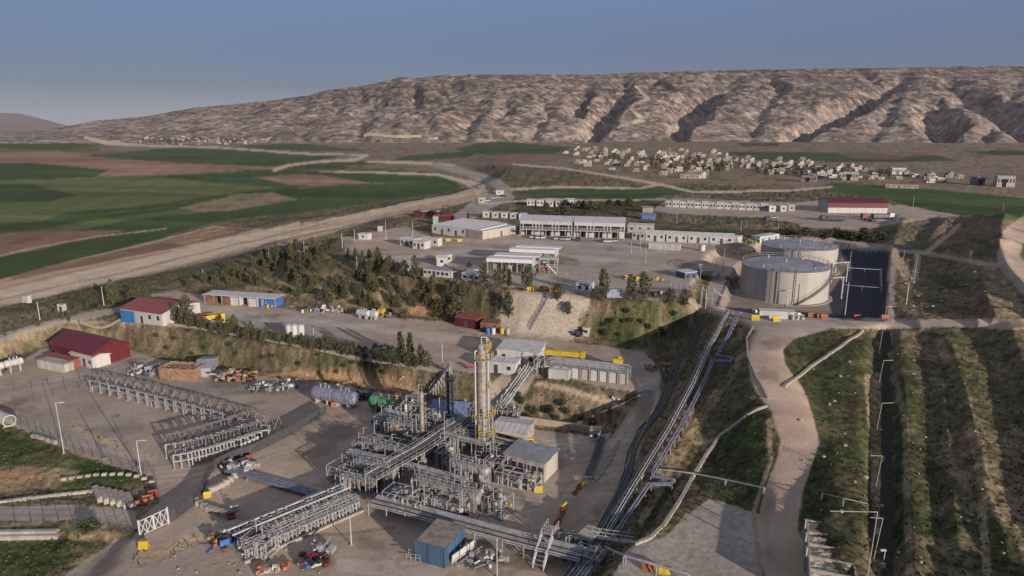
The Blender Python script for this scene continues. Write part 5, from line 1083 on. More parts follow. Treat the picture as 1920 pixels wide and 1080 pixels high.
for k in range(3): x = 1142 + k*9.5; place('square_tank', ('left','middle','right')[k] + ' of three grey-blue square tanks among edge trees', 'tank', (x, 557), pm('blue_grey_panel', (.25,.30,.38), .5), lambda b: (b.box(-.65,-.65,0,.65,.65,2.1), b.box(-.72,-.72,2.1,.72,.72,2.2), b.box(-.7,-.7,.6,.7,.7,.68), b.box(-.7,-.7,1.3,.7,.7,1.38)))
def canopy(label, A, B, dep, h, steps):
    loc, rz, L = edge(A, B); t = thing('canopy', label, 'canopy', loc, rz)
    for k in range(steps): y0 = dep*k/steps; y1 = dep*(k+1)/steps; sh = k*1.2; MB().box(sh, y0, h+k*.2, L+sh, y1+.3, h+.16+k*.2).box(sh,y0,h-(.9 if k == 0 else .1)+k*.2,L+sh,y0+.12,h+k*.2).build('roof_sheet', pm('bright_white_sheet', (.62,.62,.63), .5, 0, .06), t)
    for k in range(7):
        for y in (.3, dep-.5): MB().box(L*k/6-.12 if k else .2,y,-.2,L*k/6+.12 if k else .44,y+.24,h-.02 if y < 1 else h+.4).build('post', STEEL if k % 2 else CREAM, t)
    for k in range(6): MB().box(L*(k+.2)/6, dep*.4, 0, L*(k+.2)/6+rnd.uniform(1,2), dep*.4+2, rnd.uniform(1,2.2)).build('equipment', rnd.choice((CREAM, PIPED, BEIGE, STEEL)), t)
    MB().box(L-.05,0,h-2.2,L+.05,dep,h).build('end_panel', WHITE, t)
canopy('front one of two big white stepped canopies at camp centre', (912,512), (998,516), 9, 4.4, 2); canopy('rear one of two big white stepped canopies at camp centre', (955,496), (1040,500), 7, 5.0, 2)
t = thing('steel_gantry', 'grey steel gantry with stair at the right end of canopies', 'gantry', G(1012,512), R(-6)); b = MB()
for x in (0,2.6,5.2):
    for y in (0,3): b.box(x-.1,y-.1,-.2,x+.1,y+.1,4.2)
for z in (2,4.1): b.box(-.2,-.1,z,5.4,.1,z+.2).box(-.2,2.9,z,5.4,3.1,z+.2)
b.build('frame', STEEL, t); MB().box(0,0,4.35,5.2,3,4.5).build('roof_sheet', WHITE, t); MB().box(.3,.5,0,2.2,2.4,2.6).build('orange_unit', RUST, t); MB().cyl((2,-.4,3),(5,-.4,0),.12,5).cyl((2,-1.2,3),(5,-1.2,0),.12,5).build('stair', STEEL, t)
# vehicles
def car_proto():
    t = thing('parked_car', '', 'car', (0,0,0)); b = MB()
    prof = [(-2.2,.35),(-2.2,.85),(-2.05,.95),(-1.0,1.0),(1.2,.98),(2.1,.85),(2.25,.6),(2.25,.35)]
    def ext(b, prof, w0):
        n = len(prof); L_ = [(x,-w0,z) for x,z in prof]; R_ = [(x,w0,z) for x,z in prof]
        for k in range(n): m = (k+1)%n; b.face([L_[k],L_[m],R_[m],R_[k]])
        b.face(L_[::-1]); b.face(R_)
    ext(b, prof, .88); body = b.build('body', WHITE, t)
    b = MB(); ext(b, [(-1.9,.95),(-1.55,1.42),(.35,1.46),(1.15,.97)], .78); b.build('window_band', GLASS, t)
    b = MB(); b.box(-1.5,-.74,1.40,.3,.74,1.50); b.build('roof', WHITE, t)
    for x in (-1.4, 1.4):
        for y in (-.9, .7): MB().cyl((x,y,.33),(x,y+.2,.33),.33,12).build('wheel', BLACK, t)
    for y in (-.6,.6): MB().box(2.2,y-.18,.6,2.28,y+.18,.75).build('headlight', STEEL, t)
    return t
car0 = car_proto()
def recolor(o, frm, to):
    for c in o.children:
        if c.data and c.name.split('.')[0] in ('body','roof'):
            c.data = CARD.setdefault((c.name.split('.')[0], to.name), c.data.copy()); c.data.materials[0] = to
CARD = {}
cars = [(1000,446,WHITE,'white'),(1009,447,WHITE,'white'),(1018,447,WHITE,'white'),(1045,449,WHITE,'white'),(1056,450,OFFW,'pale'),(1066,450,WHITE,'white'),(1084,451,PIPED,'dark grey'),(1136,454,WHITE,'white'),(1145,454,WHITE,'white'),(1155,453,OFFW,'pale')]
for k, (x, y, m, cn) in enumerate(cars):
    lab = f'{cn} car, {ORD[k]} from left along the long camp blocks'
    if k == 0: c_ = car0; c_.location = G(x,y); c_.rotation_euler = (0,0,R(75)); c_['label'] = lab; c_['group'] = 'cars parked before the camp blocks'
    else: c_ = dup(car0, G(x,y), R(70+rnd.uniform(-12,20)), lab); c_['group'] = 'cars parked before the camp blocks'
    if m is not WHITE: recolor(c_, None, m)
for x, y, m, lb in ((640,322,WHITE,'white car on the far field track'),(925,373,WHITE,'white car left of others at the camp gate'),(936,372,OFFW,'pale car at the camp gate'),(944,369,PIPED,'dark car highest on the camp gate road'),(912,378,WHITE,'white car lowest on the camp gate road'),(1440,412,PIPED,'dark car alone on the cabin row track'),(1450,410,WHITE,'white car beside the dark car on the track'),(1544,411,WHITE,'white car before the long red and white warehouse'),(1568,411,PIPED,'dark car before the red and white warehouse'),(1585,412,BLUE,'blue car before the red and white warehouse'),(718,655,WHITE,'white van parked behind the hedge')):
    c_ = dup(car0, G(x,y), R(rnd.uniform(-20,60)), lb); del c_['group']
    if m is not WHITE: recolor(c_, None, m)
def truck(label, px, m, rz=0, trailer=True):
    t = thing('parked_truck', label, 'truck', G(*px), rz); MB().box(0,-1.2,.7,2.2,1.2,2.7).build('cab', m, t); MB().box(2.18,-1,1.7,2.24,1,2.4).build('windscreen', GLASS, t); MB().box(-8,-1,.6,0,1,.9).build('chassis', PIPED, t)
    if trailer: MB().box(-8,-1.2,.9,-.4,1.2,2.2).build('load_bed', PIPED if m is not RED else m, t)
    for x in (1.2,-2,-5.5,-6.8):
        for y in (-1.2,.9): MB().cyl((x,y,.5),(x,y+.3,.5),.5,10).build('wheel', BLACK, t)
truck('dark flatbed truck in the yard before the warehouse', (1548,414), PIPED, 3); truck('red truck in the yard before the warehouse', (1622,412), REDP, 1.6, False); truck('long grey truck right in the warehouse yard', (1665,410), STEEL, .1)
# far sheds
t = b_('warehouse', 'long warehouse with red upper walls and white base', 'building', (1552,399), (1663,400), 14, 5, WHITE, RED, 'gable', 1.8, 0, 0, band=(RED, 2.4)); 
for k in range(14):
    x0 = 1247 + k*13.8; b_('row_cabin', ORD[k] + ' from left in the far long row of white cabins', 'cabin', (x0,388+k*.55), (x0+12.2,388.4+k*.55), 5, 2.9, WHITE if k % 3 else OFFW, ROOFW, 'gable' if k % 2 else 'flat', .6, 2, 0, group='far row of white cabins')
for k in range(6): x0 = 988 + k*18; b_('camp_cabin', ORD[k] + ' from left of the white cabins by the green field', 'cabin', (x0,386+.3*k), (x0+rnd.uniform(10,16),386.3+.3*k), 6, 2.6+rnd.random(), WHITE, ROOFW, 'flat' if k % 2 else 'gable', .6, 2, 0)
for k in range(5): x0 = 905 + k*17; b_('camp_store', ORD[k] + ' from left of the pale stores behind the camp hall', 'cabin', (x0,408+1*k), (x0+rnd.uniform(11,15),408.3+1*k), 5, 2.6, OFFW if k%2 else WHITE, ROOFW, 'flat', nwin=1)
b_('gate_house', 'pale gate house on the road into the camp', 'cabin', (897,381), (908,381), 5, 2.8, OFFW, ROOFW, 'flat', nwin=1); b_('gate_house', 'white gate house highest on the camp road', 'cabin', (930,365), (943,365), 5, 2.8, WHITE, ROOFW, 'flat', nwin=1)
for k in range(5): x0 = 775 + k*14; b_('red_stall', ORD[k] + ' from left of the red and white stalls by the camp gate', 'stall', (x0,405), (x0+11,405.4), 4, 2.2, RED, WHITE if k%2 else RED, 'flat', ndoor=1)
b_('red_stall', 'long low red stall in front of the red and white row', 'stall', (812,411), (850,412), 3, 1.6, RED, REDR, 'flat')
b_('green_kiosk', 'small pale green kiosk left of the camp hall', 'kiosk', (812,421), (821,421), 3, 3.2, pm('pale_green', (.25,.38,.33)), ROOFW, 'flat')
for k, (x, y, lb) in enumerate(((1442,397,'left white'),(1463,397,'middle pale'),(1478,396,'right cream'))): b_('yard_cabin', lb + ' of three cabins left of the red and white warehouse', 'cabin', (x,y), (x+12,y), 5, 2.8, (WHITE,OFFW,CREAM)[k], ROOFW, 'flat', nwin=1)
b_('blue_tarpaulin_store', 'blue tarpaulin-covered store on the grass behind the cabins', 'store', (1203,411), (1227,412), 4, 2.2, pm('blue_tarp', (.13,.17,.38)), pm('blue_tarp', ()), 'gable', .6)
b_('small_shack', 'brown shack left of the blue tarpaulin store', 'shack', (1205,398), (1225,398), 5, 2.2, ASPH, ASPH, 'mono', .3); b_('roadside_box', 'white box on two legs beside the left track', 'sign box', (42,568), (53,569), 1.2, 2.4, WHITE, OFFW, 'flat'); b_('roadside_box', 'white box beside dark shrub on the left track', 'sign box', (109,586), (120,586), 1.2, 2.4, WHITE, OFFW, 'flat', ndoor=1)
b_('weigh_cabin', 'small white cabin at the left end of camp gravel', 'cabin', (672,449), (690,450), 3, 2.2, WHITE, ROOFW, 'flat', nwin=1); b_('weigh_cabin', 'tiny pale hut above the left camp gravel', 'hut', (708,434), (716,434), 3, 1.8, OFFW, ROOFW, 'flat')
ribbon('perimeter_wall', 'long pale perimeter wall at the foot of the hills', 'wall', [(683,257.5),(745,258),(790,258.5)], 5, 6, CREAM); b_('hill_foot_building', 'pale building at the right end of the perimeter wall', 'building', (802,262), (815,262), 14, 6, WHITEH, CREAM, 'flat')
# ---------------------------------------------------------------- village houses
def house_proto(seed, mat):
    q = random.Random(seed); w_, d, h = q.uniform(9,14), q.uniform(8,11), q.choice((4.2,4.5,7.6)); t = thing('village_house', '', 'house', (0,0,0)); b = MB().box(0,0,-1.5,w_,d,h)
    if q.random() < .45: b.box(w_*.5,d*.2,h,w_*.95,d*.85,h+2.8)
    if q.random() < .5: b.box(-3.5,1,-1.5,0,d*.7,h*.62)
    t['d'] = ('two-storey ' if h > 6 else 'low ') + ('with roof room' if len(b.f) > 6 else 'plain-roofed'); b.build('wall', mat, t); r = MB()
    for x0,y0,x1,y1 in ((-.1,-.1,w_+.1,.2),(-.1,d-.2,w_+.1,d+.1),(-.1,.2,.2,d-.2),(w_-.2,.2,w_+.1,d-.2)): r.box(x0,y0,h+.002,x1,y1,h+.7)
    r.build('roof_parapet', mat, t); MB().cyl((w_*.2,d*.5,h),(w_*.2,d*.5,h+1.4),.6,8).build('water_tank', STEEL, t)
    for fl in range(1 if h < 5 else 2):
        for k in range(3):
            if k == 1 and fl == 0: MB().box(w_*.45,-.08,0,w_*.58,.02,2.6).build('door', DARK, t)
            else: x = w_*(k+.5)/3; MB().box(x-.8,-.08,fl*3.4+1.3,x+.8,.02,fl*3.4+2.8).build('window', DARK, t)
        MB().box(w_-.02,d*.4,fl*3.4+1.3,w_+.08,d*.6,fl*3.4+2.8).build('window', DARK, t)
    return t
hp = [(house_proto(200+k, (CREAM,WHITEH,GREYH,CREAM,WHITEH,CREAM,GREYH,WHITEH,CREAM)[k]), ('cream','whitewashed','grey','cream','whitewashed','cream','grey','whitewashed','cream')[k]) for k in range(9)]
used = set()
zones = [([(1030,288),(1090,276),(1200,284),(1215,296),(1150,299),(1060,297)],26,'at the hill foot left of the village'), ([(1100,303),(1180,300),(1215,310),(1210,326),(1130,318),(1070,308)],18,'along the village approach road'),
 ([(1225,288),(1270,280),(1345,286),(1360,298),(1300,300),(1235,302)],26,'in the upper left part of the village'), ([(1225,304),(1300,302),(1370,306),(1380,318),(1290,322),(1240,330)],26,'in the lower left part of the village'),
 ([(1350,292),(1430,298),(1530,304),(1540,322),(1450,324),(1370,312)],42,'in the middle of the village'), ([(1400,318),(1500,322),(1560,326),(1540,334),(1440,330)],12,'on the lower village edge'), ([(1530,312),(1640,318),(1720,326),(1710,338),(1620,338),(1530,332)],30,'in the right part of the village'), ([(1720,328),(1800,334),(1800,346),(1720,342)],9,'strung out right of village'),
 ([(1290,312),(1380,322),(1360,336),(1250,334)],6,'on bare ground below the village'), ([(250,262),(330,256),(480,264),(470,271),(330,273),(260,271)],34,'in the far settlement at the left hill foot'), ([(480,262),(512,261),(512,268),(480,268)],3,'at the right end of the far left settlement'), ([(1065,262),(1110,262),(1110,270),(1065,270)],4,'on the hill foot above the village')]
placed = []
for poly, n, wh in zones:
    xs_ = [p[0] for p in poly]; ys_ = [p[1] for p in poly]; c = 0; tries = 0
    while c < n and tries < 900:
        tries += 1; x, y = rnd.uniform(min(xs_), max(xs_)), rnd.uniform(min(ys_), max(ys_))
        if not inside(np.array([x]), np.array([y]), poly)[0]: continue
        if any(abs(x-a) < 8.5 and abs(y-b__) < 1.7 for a, b__ in placed): continue
        placed.append((x, y)); w_ = G(x, y); i = rnd.randrange(len(hp)); pr, cn = hp[i]; c += 1
        f = (.53 if w_[1] < 900 else .62) * rnd.uniform(.8, 1.15)
        u_ = (x-min(xs_))/(max(xs_)-min(xs_)); v_ = (y-min(ys_))/(max(ys_)-min(ys_)); lab = f"{('leftmost','left','mid','right','rightmost')[min(4,int(u_*5))]} {('rear','middle','front')[min(2,int(v_*3))]} {cn} {pr['d'].split(' ')[0]} house {wh}"
        if i not in used: o = pr; o.location = w_; o['label'] = lab; o.scale = (f,)*3; o.rotation_euler = (0,0,R(rnd.uniform(-30,25))); used.add(i)
        else: o = dup(pr, w_, R(rnd.uniform(-30,25)), lab, (f,f,f*rnd.uniform(.85,1.1)))
        o['group'] = 'flat-roofed village houses'
for i, (pr, cn) in enumerate(hp):
    if i not in used:
        for c in list(pr.children): bpy.data.objects.remove(c)
        bpy.data.objects.remove(pr)
for A, B, d, h, m, lb in (((1579,338),(1607,339),10,7,WHITEH,'blue-white long two-storey house at the village front'),((1672,327),(1698,327),9,6,WHITEH,'tall white house right of the village centre'),((1868,350),(1902,351),11,8,WHITEH,'large white house with balconies at far right'),((1832,347),(1846,347),9,6,GREYH,'grey house left of the large white far right one'),((1228,297),(1260,297),14,4,CREAM,'long cream school-like building in the village'),((1275,334),(1310,335),8,3.4,CREAM,'long pale low building below the village'),((1502,341),(1530,342),9,5,GREYH,'long grey block at the village lower edge'),((1660,352),(1722,354),8,2.4,CREAM,'long low pale walled yard right below the village')):
    b_('large_house', lb, 'house', A, B, d, h, m, m, 'flat', nwin=5, ndoor=1, endwin=2)
# ---------------------------------------------------------------- poles
PL = [((120,850),(114,755),1.2,'tall leaning lamp post left in the fenced yard'),((265,893),(263,826),1.4,'lamp post at the yard corner by the curved kerb'),((659,1022),(659,970),0,'white pole below the manifold'),((932,1082),(932,1010),0,'white pole right of the blue container'),((830,690),(829,645),0,'white pole on the bank behind the flue stack'),((589,640),(588,616),0,'thin white pole by the upright tanks'),((723,662),(723,636),0,'thin pole above the hedge middle'),
 ((75,600),(75,566),0,'pole beside the left track'),((195,573),(194,538),0,'pole on the grassy verge above the left track'),((382,527),(382,506),0,'pole left of the grove'),((505,492),(504,466),0,'pole at the grove upper left'),((571,481),(570,452),0,'pole behind the grove'),((642,465),(642,438),0,'pole at the left camp entrance'),((665,451),(665,430),0,'pole above the weigh cabin'),((724,452),(723,413),0,'tall pole left of the camp hall'),((774,447),(773,418),0,'pole in front of the camp hall left'),((670,509),(669,481),0,'pole standing at the grove right edge'),
 ((1356,507),(1356,466),0,'tall pole left of the nearer storage tank'),((1210,494),(1209,459),0,'pole in the middle of the camp gravel'),((1389,433),(1389,414),0,'pole behind the cabin row right end'),((1458,441),(1458,414),0,'pole behind the blue-white cabin'),((1269,419),(1268,402),0,'pole behind the cabin row middle'),((1183,476),(1182,452),0,'pole right of the parked cars'),((1338,494),(1338,480),0,'short pole beside the sunshade'),((1245,476),(1245,462),0,'pole near the two white containers'),
 ((1584,592),(1583,530),0,'tall pole inside the basin near corner'),((1592,508),(1591,472),0,'tall pole at the basin far side'),((1475,574),(1475,545),.8,'lamp post in front of the nearer tank'),((1314,590),(1313,540),0,'pole at the front of the footbridge'),((1322,588),(1321,545),0,'second pole at the front of the footbridge'),((1710,398),(1709,368),0,'tall mast right of the warehouse'),((1682,418),(1682,398),0,'pole in the warehouse yard'),((1880,395),(1880,382),0,'lone pole in the far right field'),
 ((1690,515),(1689,470),0,'left post of the pipe trestles right of basin'),((1713,530),(1712,478),0,'right post of the pipe trestles right of basin'),((1699,570),(1697,530),0,'pole on the scrub right of the basin'),((1200,470),(1200,452),0,'short pole by the cabin row left end')]
for A, T, arm, lb in PL: pole(lb, A, T, .1 if A[1] > 600 else .14, arm, bool(arm), WHITE if A[1] > 560 else STEEL, 'lamp_post' if arm else 'pole', 'lamp post' if arm else 'pole')
for A, T, lb in (((197,860),(182,800),'dark leaning mast left of the screened fence'),((260,876),(229,782),'tall thin dark leaning mast in the fenced yard')):
    g = G(*A); h = yz(T[0], T[1], g[1]) - g[2]; dx = (T[0]-A[0])/FPX*g[1]; t = thing('leaning_mast', lb, 'mast', g); MB().cyl((0,0,-.3),(dx,0,h),.13,6,.07).build('mast', PIPED, t); MB().box(-.3,-.3,-.2,.3,.3,.2).build('base', CONC, t)
for k, (A, T, arm) in enumerate((((1648,662),(1651,575),2.2),((1646,728),(1650,676),2.0),((1642,815),(1646,756),2.2),((1640,923),(1645,855),-1.6),((1637,1052),(1645,972),-1.5),((1626,1085),(1628,960),-5.5))):
    g = G(*A); h = yz(T[0], T[1], g[1]) - g[2]; t = thing('angled_vent_pipe', f'thin white angled pipe post, {ORD[k]} from the top along the black ditch', 'pipe post', g, 0, 'angled white posts along the ditch'); dx = (T[0]-A[0])/FPX*g[1]
    MB().tube([(0,0,-.2),(dx,0,h),(dx+arm,.2,h)],.05,5).build('post', OFFW, t); MB().box(-.25,-.25,-.2,.25,.25,.15).build('base', CONC, t)
t = thing('camera_post', 'short white camera post at the lower right ditch edge', 'post', G(1655,1064)); MB().cyl((0,0,0),(0,0,2.4),.06,6).build('post', WHITE, t); MB().box(-.6,-.12,2.4,.1,.12,2.6).build('camera', WHITE, t); MB().box(-.25,-.2,0,.25,.2,.6).build('box', WHITE, t)
rack('thin white pipe from the road edge to the posts', [(1540,938),(1580,948),(1625,958)], 1.0, .3, 1, 6, name='raised_pipe', rails=False, rr=(.07,.08), seed=61)
# ---------------------------------------------------------------- barriers, blocks, rocks
def block_proto(name, cat, d, mat, prof=None):
    t = MB(); x, y, z = d
    if prof: # traffic barrier section
        pr = [(-y/2,0),(-y/2,z*.25),(-y*.2,z*.5),(-y*.15,z),(y*.15,z),(y*.2,z*.5),(y/2,z*.25),(y/2,0)]; n = len(pr); a = [(-x/2,p,q_) for p,q_ in pr]; b = [(x/2,p,q_) for p,q_ in pr]
        for k in range(n): m = (k+1)%n; t.face([a[k],a[m],b[m],b[k]])
        t.face(a[::-1]); t.face(b)
    else:
        t.box(-x/2,-y/2,0,x/2,y/2,z*.9).box(-x*.42,-y*.4,z*.9,x*.42,y*.4,z)
    return t
BAR = {}
def barriers(pts, cols, d, lab, group, rz=0, name='traffic_barrier', cat='barrier', prof=True):
    for k, p in enumerate(pts):
        m, cn = cols[k % len(cols)]; key = (name, m.name, d)
        g = G(*p)
        if key not in BAR: o = block_proto(name, cat, d, m, prof).build(name, m, None, loc=g); BAR[key] = o
        else: o = BAR[key].copy(); S.collection.objects.link(o); o.location = g
        o.rotation_euler = (0,0,rz+rnd.uniform(-.2,.2)); tag(o, f'{cn} {cat}, {ORD[k]} {lab}', cat, group)
Yc, Oc, Rc, Wc, Cc = (YEL,'yellow'), (ORG,'orange'), (REDP,'red'), (OFFW,'pale'), (CONC,'grey')
barriers([(1090,912),(1084,918),(1079,924)], [Yc,Oc,Oc], (1.6,.7,1.0), 'of three by the yard right exit', 'barriers by yard exit', R(60))
barriers([(1057,955),(1054,966),(1049,974),(1045,983),(1039,993),(1032,1003)], [Yc,Oc,Oc,Oc,Rc,Rc], (1.7,.7,1.0), 'from top in the slanting row right of the plant', 'slanting barrier row', R(62))
barriers([(258,948),(270,945),(278,938),(288,928)], [Oc,Oc,Oc,Rc], (1.6,.8,1.0), 'from left at the lower left road end', 'barriers at the road end', R(30))
barriers([(270,1027)], [Yc], (1.3,1,1.1), 'and only one by the large white gate', 'barrier by the large gate', 0)
barriers([(389,932),(434,972),(456,988),(468,862),(440,958)], [Yc,Rc,Yc,Rc,Wc], (1.2,.8,1.0), 'among the blocks right of the screened fence', 'coloured blocks near fence', .4)
barriers([(1215,1068),(1222,1069),(1238,1073),(1246,1074)], [Oc,Oc,Yc,Yc], (1.6,.7,1.0), 'from left at the raised pipe bottom right', 'barriers under raised pipe', -.3)
barriers([(1010,922),(1000,838),(994,832)], [Yc,Yc,Yc], (1.3,.8,1.1), 'beside the grey panelled shed', 'yellow blocks by the grey shed', 0)
barriers([(1416,600),(1455,602)], [Yc], (1.8,.9,1.3), 'below the white skid box by the tanks', 'yellow blocks below the tank', 0)
barriers([(1521,594),(1538,596),(1545,597),(1607,598),(1659,598)], [Oc], (1.8,.8,1.1), 'from left along the basin front', 'orange barriers along the basin', 0)
barriers([(1376,478),(1392,478),(1404,478),(1418,478)], [Yc], (1.8,.9,1.0), 'from left behind the nearer tank', 'yellow barriers behind tank', 0)
barriers([(627,762),(655,752),(880,690)], [Oc,Oc,Rc], (1.4,.8,1.0), 'standing alone around the plant back yard', 'loose barriers in the back yard', .5)
barriers([(840,452),(862,453)], [Yc], (1.8,.8,1.0), 'before the camp hall', 'yellow blocks before camp hall', 0)
barriers(subdiv([(448,888),(430,905),(408,918),(396,922)], 7), [Cc], (1.1,.8,.9), 'of the concrete block arc right of the fence bend', 'concrete block arc', .5, 'concrete_block', 'concrete block', False)
barriers(subdiv([(366,942),(378,950),(392,958),(408,962),(422,968)], 7), [Cc], (1.1,.8,.9), 'of the concrete block line inside the screened fence', 'concrete block line', -.3, 'concrete_block', 'concrete block', False)
barriers(subdiv([(0,944),(60,936),(110,930),(150,926),(180,922)], 16), [Wc], (1.0,.5,.5), 'from left in the pale kerb blocks along the lower left road', 'kerb blocks along left road', .12, 'kerb_block', 'kerb block', False)
barriers(subdiv([(120,900),(180,892),(230,890),(262,895),(285,905)], 12), [Wc], (.8,.5,.45), 'from left in the pale blocks on the grass arc', 'blocks on the grass arc', .1, 'kerb_block', 'kerb block', False)
barriers(subdiv([(66,822),(80,826),(100,832)], 4), [Cc], (1.6,.6,.8), 'from left on the yard edge near the wire fence', 'blocks near the wire fence', -.4, 'kerb_block', 'kerb block', False)
for k, x in enumerate(np.linspace(184,244,6)):
    g = G(x, 930+(x-184)*.22); o = MB().box(-.5,-2.6,0,.5,2.6,.8).box(-.3,-2.4,.8,.3,2.4,.95).build('concrete_beam', CONC, None, loc=g); o.rotation_euler = (0,0,R(40)); tag(o, f'pale concrete beam, {ORD[k]} of six lying slanted by the road end', 'concrete beam', 'concrete beams by the road end')
for k in range(2):
    g = G(-10, 1002+k*9); o = MB().box(0,-.4,0,9.5,.4,.5).box(.2,-.3,.5,9.3,.3,.6).build('concrete_beam', OFFW, None, loc=g); o.rotation_euler = (0,0,R(2)); tag(o, ('rear','front')[k] + ' of two long white beams lying at the lower left edge', 'concrete beam')
def rock_mesh(seed):
    q = random.Random(seed); b = MB(); n = 7; L_ = []
    for j, (z, f) in enumerate(((-.3,.8),(.1,1),(.45,.8),(.65,.35))): L_.append([(math.cos(k*math.tau/n)*f*q.uniform(.75,1.1), math.sin(k*math.tau/n)*f*q.uniform(.75,1.1), z*q.uniform(.85,1.1)) for k in range(n)])
    for a, c in zip(L_, L_[1:]):
        for k in range(n): m = (k+1)%n; b.face([a[k],a[m],c[m],c[k]])
    b.face(L_[-1]); return b
RP = [rock_mesh(k).build('boulder', ROCK, None) for k in range(4)]; ru = set()
def rocks(pts, lab, grp, s0, s1):
    for p in pts:
        i = rnd.randrange(4); g = G(*p)
        if i in ru: o = RP[i].copy(); S.collection.objects.link(o)
        else: o = RP[i]; ru.add(i)
        f = rnd.uniform(s0, s1); o.location = g; o.scale = (f,f*rnd.uniform(.7,1.2),f*.9); o.rotation_euler = (0,0,rnd.uniform(0,6)); tag(o, lab, 'boulder', grp)
rocks(subdiv([(1160,830),(1150,850),(1136,872),(1125,890),(1110,905)], 26), 'white boulder in the row lining the yard right edge', 'white boulders lining the yard', .4, .8)
for b0 in range(640,1060,70): rocks([(rnd.uniform(1680,1900), rnd.uniform(b0,b0+70)) for _ in range(7)], f'pale stone on the scrub right of the ditch, {ORD[(b0-640)//70]} band from the road', 'stones on the right scrub', .15, .32)
for b0 in range(650,960,62): rocks([(rnd.uniform(1500,1655), rnd.uniform(b0,b0+62)) for _ in range(4)], f'pale stone between dirt road and ditch, {ORD[(b0-650)//62]} band from the tanks', 'stones between road and ditch', .2, .45)
rocks([(rnd.uniform(1680,1860), rnd.uniform(500,590)) for _ in range(24)], 'pale stone on the slope right of the lined basin', 'stones right of the basin', .4, .8)
rocks([(rnd.uniform(520,790), rnd.uniform(702,735)) for _ in range(18)], 'stone at the foot of the eroded bank', 'stones at the eroded bank', .3, .6)
rocks([(rnd.uniform(300,600), rnd.uniform(1010,1078)) for _ in range(26)], 'small stone lying on the gravel at bottom left', 'stones on the bottom gravel', .12, .3)
# slab bays beside the dirt road
g = G(1517,1110); g2_ = G(1514,986); g3_ = G(1606,1108); t = thing('storage_bays', 'low walled bays filled with rubble beside the dirt road bottom right', 'storage bays', (g[0],g[1],min(g[2],g2_[2])), -math.atan2(g2_[0]-g[0], g2_[1]-g[1])); W = math.hypot(g3_[0]-g[0], g3_[1]-g[1]); D_ = math.hypot(g2_[0]-g[0], g2_[1]-g[1]); HB = max(1.4, g2_[2]-g[2]+1.0)
MB().box(-.2,-2,-1,0,D_,HB+.1).build('side_wall', CONC, t); MB().box(W,-2,-1,W+.2,D_,HB-.1).build('side_wall', CONC, t)
for k in range(6): y = D_-k*D_/4.6; MB().box(0,y-.2,-1,W,y,HB).build('divider', CONC, t)
v = MB(); nx, ny = 26, 60
for j in range(ny+1):
    for i in range(nx+1): x = W*i/nx; y = -2+(D_+1.8)*j/ny; v.v.append((x,y,HB-.35+.45*float(fbm(np.array([x/1.4+3]),np.array([y/.9]),3,8)[0])))
for j in range(ny):
    for i in range(nx): a = j*(nx+1)+i; v.f.append((a,a+1,a+nx+2,a+nx+1))
v.build('rubble_fill', ROCK, t)
for k in range(3): MB().cyl((-.5,D_-2.4-k*3.3,-.5),(-.5,D_-2.4-k*3.3,HB+1.3),.18,6).build('post', STEEL, t)
# ---------------------------------------------------------------- trees and shrubs
def tree_proto(kind, seed):
    q = random.Random(seed); t = thing('tree', '', 'tree', (0,0,0)); b = MB(); tr = MB()
    if kind == 'upright': h, r = 6.5, 1.35
    elif kind == 'round': h, r = 5.0, 1.9
    elif kind == 'shrub': h, r = 1.9, 1.3
    else: h, r = 6.5, 1.0
    tr.cyl((0,0,-.3),(.1,0,h*.45),.16,7,.1); tr.cyl((.1,0,h*.45),(0,.1,h*.8),.1,6,.04)
    cl = []
    n = 34 if kind != 'shrub' else 16
    for k in range(n):
        f = (k+.5)/n; z = h*(.16+.84*f) if kind != 'shrub' else h*(.2+.7*f); prof = {'upright': math.sin(math.pi*min(1,(f*.85+.15)))**.6, 'round': math.sin(math.pi*(f*.9+.08))**.6, 'shrub': math.sin(math.pi*(f*.85+.12))**.5, 'cone': (1-f*.92)}[kind]
        a = k*2.4+q.uniform(-.4,.4); rr = r*prof*q.uniform(.25,.95); c = (math.cos(a)*rr,math.sin(a)*rr,z); cl.append((c, q.uniform(.35,.6)*r**.5))
        if k % 4 == 0: tr.cyl((.05,0,z*.7),c,.05,4,.02)
    for c, s_ in cl:
        for j in range(30):
            d = [q.gauss(0,1) for _ in range(3)]; l = math.sqrt(sum(x*x for x in d)) or 1; e = s_*q.uniform(.5,1.05); p = [c[i]+d[i]/l*e for i in range(3)]
            u = [q.uniform(-1,1) for _ in range(3)]; w_ = [q.uniform(-1,1) for _ in range(3)]; sz = q.uniform(.14,.26)
            b.face([[p[i]-u[i]*sz for i in range(3)],[p[i]+w_[i]*sz*.8 for i in range(3)],[p[i]+u[i]*sz for i in range(3)],[p[i]-w_[i]*sz*.8 for i in range(3)]])
    m = {'upright': LEAF, 'round': LEAF, 'shrub': LEAFD, 'cone': LEAFD}[kind]
    b.build('crown', m, t); tr.build('trunk', BARK, t); return t
for _o in []: pass
TP = {k: [tree_proto(k, 300+i+j*10) for i in range(3)] for j, k in enumerate(('upright','round','shrub','cone'))}; tu = set()
def plant(kind, px, sc, label, group, name='tree', cat='tree'):
    i = rnd.randrange(3); g = G(*px); f = sc*rnd.uniform(.85,1.15)
    if (kind,i) in tu: o = dup(TP[kind][i], g, rnd.uniform(0,6), label, (f*rnd.uniform(.85,1.15),f*rnd.uniform(.85,1.15),f))
    else: o = TP[kind][i]; tu.add((kind,i)); o.location = g; o.rotation_euler = (0,0,rnd.uniform(0,6)); o['label'] = label; o.scale = (f,)*3
    o.name = name; o['category'] = cat; o['group'] = group
